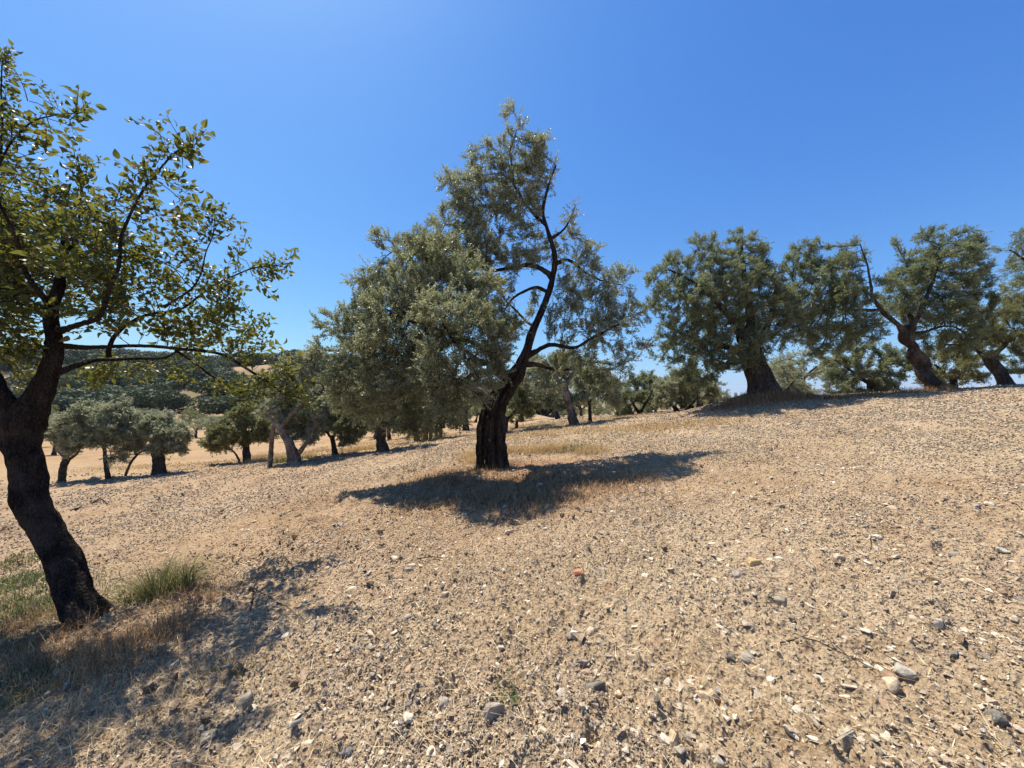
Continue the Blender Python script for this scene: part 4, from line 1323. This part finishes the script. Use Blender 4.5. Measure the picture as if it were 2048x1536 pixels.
g = G
# green-yellow tussock right of the pear foot
def tussock():
    rng = np.random.default_rng(710)
    n = 900
    cx, cy = g(315, 1200)
    n = 1000
    az = rng.random(n) * 6.28; rr = .085 * rng.random(n) ** .5
    cl = np.array([[0, 0, 1], [.17, .06, .85], [-.14, .10, .8], [.26, -.03, .6], [-.24, -.02, .5], [.08, .16, .7]])
    kk = rng.choice(6, n, p=[.28, .22, .17, .13, .1, .1])
    x = cx + cl[kk, 0] + np.cos(az) * rr * 1.4; y = cy + cl[kk, 1] + np.sin(az) * rr
    h = (.2 + .42 * rng.random(n)) * cl[kk, 2]
    V, Fc = blades(x, y, GZ(x, y) - .01, h, .004 + .003 * rng.random(n), .1 + .95 * rng.random(n) ** 1.2, rng, .8, 4, az=az + rng.normal(size=n) * .5)
    s = Soup(); s.add(V, Fc, 0, np.repeat(np.clip(rng.normal(size=n) * .25 + .55, 0, 1), 4))
    tag(link('grass_tussock', s.mesh('grass_tussock', [M['green_grass']])), 'tall green and straw coloured grass tussock beside the dark pear trunk', 'grass tuft')


tussock()
grass_patch('green_weeds', 'low bright green weeds in the shade behind the pear trunk', 'weeds', M['green_weed'],
            [g(20, 1130), g(60, 1170), g(90, 1215), g(30, 1210), g(10, 1170)], 6500, (.26, .2), .10, .009, 711, .7, .9)
grass_patch('green_weeds', 'dark green grass at the lower left corner of the photo', 'weeds', M['green_weed'],
            [g(20, 1360), g(60, 1380), g(10, 1420), g(90, 1345), g(30, 1300)], 1500, (.14, .10), .11, .004, 712, .9, .9)
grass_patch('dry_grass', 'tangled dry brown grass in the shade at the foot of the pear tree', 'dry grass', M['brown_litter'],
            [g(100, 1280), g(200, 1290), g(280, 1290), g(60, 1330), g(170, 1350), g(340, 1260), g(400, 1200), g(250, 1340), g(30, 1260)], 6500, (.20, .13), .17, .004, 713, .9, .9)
grass_patch('dry_grass', 'pale dry grass along the sunny edge of the pear tree shade', 'dry grass', M['straw'],
            [g(200, 1390), g(330, 1395), g(120, 1440), g(420, 1340), g(200, 1470), g(330, 1480), g(80, 1500)], 2600, (.16, .09), .11, .0032, 714, 1.0, .8)
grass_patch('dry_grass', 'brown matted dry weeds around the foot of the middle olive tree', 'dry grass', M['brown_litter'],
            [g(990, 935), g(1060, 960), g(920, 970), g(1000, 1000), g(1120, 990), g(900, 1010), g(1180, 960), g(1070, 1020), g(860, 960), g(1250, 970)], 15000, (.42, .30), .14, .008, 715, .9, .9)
grass_patch('dry_grass', 'golden dry grass clump hugging the base of the middle olive trunk', 'dry grass', M['dry_grass'],
            [g(945, 915), g(960, 925), g(1030, 905), g(1070, 905), g(1110, 900), g(1180, 905)], 4200, (.22, .2), .24, .008, 716, .5, .8)
grass_patch('green_weeds', 'small grey green herb patch right of the middle olive trunk', 'weeds', M['green_grass'],
            [g(1145, 897), g(1165, 902), g(1125, 905)], 900, (.22, .14), .12, .012, 717, .6, .8)
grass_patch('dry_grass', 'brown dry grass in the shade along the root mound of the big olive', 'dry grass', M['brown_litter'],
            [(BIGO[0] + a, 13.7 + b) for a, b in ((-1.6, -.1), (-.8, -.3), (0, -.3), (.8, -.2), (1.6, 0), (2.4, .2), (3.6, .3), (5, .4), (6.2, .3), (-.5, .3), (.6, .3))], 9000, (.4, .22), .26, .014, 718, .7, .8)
grass_patch('dry_grass', 'golden dry grass field beyond the middle olive tree', 'dry grass', M['dry_grass'],
            [g(1060, 872), g(1090, 866), g(1200, 860), g(1260, 862), g(1320, 856), g(1400, 848), (3.0, 17), (1.5, 19), (0, 21), (5, 18), (-1, 17)], 10000, (.8, .6), .13, .018, 719, .5, .7)
grass_patch('dry_grass', 'golden dry grass around the pale hollow olive trunk', 'dry grass', M['dry_grass'],
            [g(520, 915), g(545, 918), g(600, 918), g(640, 905), g(730, 900), g(700, 905), g(510, 925)], 5000, (.4, .3), .26, .012, 720, .4, .7)
grass_patch('dry_grass', 'pale dry grass strip behind the left olive trees', 'dry grass', M['dry_grass'],
            [(-13.5, 19), (-11, 20), (-16, 18.5), (-19, 19), (-9, 23), (-7, 20), (-5, 22), (-3, 18)], 8000, (1.2, .6), .14, .022, 721, .6, .7)
grass_patch('green_weeds', 'dark green bush growing at the foot of the pale hollow trunk', 'shrub', M['green_grass'],
            [g(575, 922), g(600, 920), g(560, 925)], 1400, (.28, .15), .24, .012, 722, .6, .9)
grass_patch('green_weeds', 'small yellow green weed patch at lower left, in the sun', 'weeds', M['green_grass'],
            [g(465, 1335), g(480, 1350), g(440, 1345)], 420, (.06, .04), .055, .005, 723, .9, .9)
grass_patch('green_weeds', 'short green tufts dotted over the upper right slope', 'weeds', M['green_grass'],
            [g(1900, 838), g(1985, 895), g(1790, 860), g(2030, 850), g(1230, 1130)], 900, (.25, .1), .05, .008, 724, .8, .9)


def weed_sprig():
    rng = np.random.default_rng(730)
    s = Soup()
    cx, cy = g(1028, 1412)
    z = float(GZ(np.array([cx]), np.array([cy]))[0])
    base = np.array([cx, cy, z])
    for (dx, dy, dz, L) in ((-.10, .05, .05, 1), (-.03, .10, .09, 1), (-.09, -.04, .03, 1), (.01, -.06, .03, 1)):
        e = base + np.array([dx, dy, dz])
        m_ = (base + e) / 2 + np.array([0, 0, .015])
        V, Fq, Ft = tube([base, m_, e], [.0022, .0018, .001], 5, step=.01); s.add(V, Fq, 0); s.addf(Ft)
        n = 9
        t = rng.random(n)
        q = base + (e - base) * t[:, None] + np.array([0, 0, .006])
        V, Fc = blades(q[:, 0], q[:, 1], q[:, 2], .03 + .025 * rng.random(n), .009 + .004 * rng.random(n), R(60) + .3 * rng.random(n), rng, .4, 3)
        s.add(V, Fc, 0, np.repeat(rng.random(n), 3))
    tag(link('weed_sprig', s.mesh('weed_sprig', [M['green_weed']])), 'single green leafy weed sprawling on bare soil near the bottom middle', 'weed')


weed_sprig()


def dead_branch(name, label, pts, r0, seed, side=8, lift=.03):
    rng = np.random.default_rng(seed)
    p = []
    for k, (px, py, up) in enumerate(pts):
        x, y = g(px, py); z = float(GZ(np.array([x]), np.array([y]))[0])
        p.append(np.array([x, y, z + up]))
    s = Soup()
    V, Fq, Ft = tube(p, list(np.linspace(r0, r0 * .3, len(p))), 6, step=.015, rough=.2, wob=.01, seed=seed); s.add(V, Fq, 0); s.addf(Ft)
    for k in range(side):
        i = int(rng.integers(0, len(p) - 1)); t = rng.random()
        a = p[i] * (1 - t) + p[i + 1] * t
        e = a + rng.normal(size=3) * np.array([.09, .06, .02]) + np.array([0, 0, lift])
        V, Fq, Ft = tube([a, (a + e) / 2 + rng.normal(size=3) * .01, e], [r0 * .45, r0 * .3, r0 * .2], 4, step=.02); s.add(V, Fq, 0); s.addf(Ft)
    tag(link(name, s.mesh(name, [M['twig']], True)), label, 'fallen branch')


dead_branch('dead_branch', 'bare dead twigs lying at the end of the pear tree shade', [(500, 1230, .01), (510, 1180, .05), (535, 1160, .08), (570, 1150, .05)], .006, 740)
dead_branch('dead_branch', 'thin bent dead twig on the sunny gravel near the pear tree shade', [(480, 1170, .02), (540, 1200, .015), (580, 1230, .01), (610, 1265, .01)], .004, 741, 4)
dead_branch('dead_branch', 'long dark dead twig on the lower right gravel', [(1560, 1295, .01), (1620, 1298, .015), (1680, 1320, .01), (1760, 1355, .01)], .0045, 742, 5)
dead_branch('dead_branch', 'dark fallen branch lying on the soil right behind the pear trunk', [(150, 1022, .03), (185, 1012, .06), (200, 1008, .09), (215, 1012, .03)], .03, 743, 5)
dead_branch('dead_branch', 'curved dry root piece on the gravel below the middle shadow', [(835, 1122, .01), (860, 1117, .02), (890, 1120, .01)], .007, 744, 2)


# ------------------------------------------------------------------ the air
def haze():
    m = bpy.data.materials.new('haze')
    m.use_nodes = True
    n, l = m.node_tree.nodes, m.node_tree.links
    n.remove(n['Principled BSDF'])
    v = n.new('ShaderNodeVolumePrincipled')
    v.inputs['Color'].default_value = (.72, .84, 1.0, 1)
    v.inputs['Density'].default_value = 0.00012
    l.new(v.outputs[0], n['Material Output'].inputs['Volume'])
    bm = bmesh.new()
    bmesh.ops.create_cube(bm, size=1.0)
    me = bpy.data.meshes.new('haze'); bm.to_mesh(me); bm.free()
    me.materials.append(m)
    o = link('haze', me)
    o.scale = (30000, 30000, 330); o.location = (0, 0, 165 - 45)
    tag(o, kind='stuff')


if HAZE: haze()


grass_patch('dry_grass', 'straw coloured dead grass mixed among the green weeds at the left edge', 'dry grass', M['straw'],
            [g(20, 1130), g(60, 1170), g(90, 1215), g(30, 1210), g(20, 1360), g(60, 1380), g(330, 1215), g(270, 1180)], 2400, (.26, .18), .12, .004, 731, .8, .9)
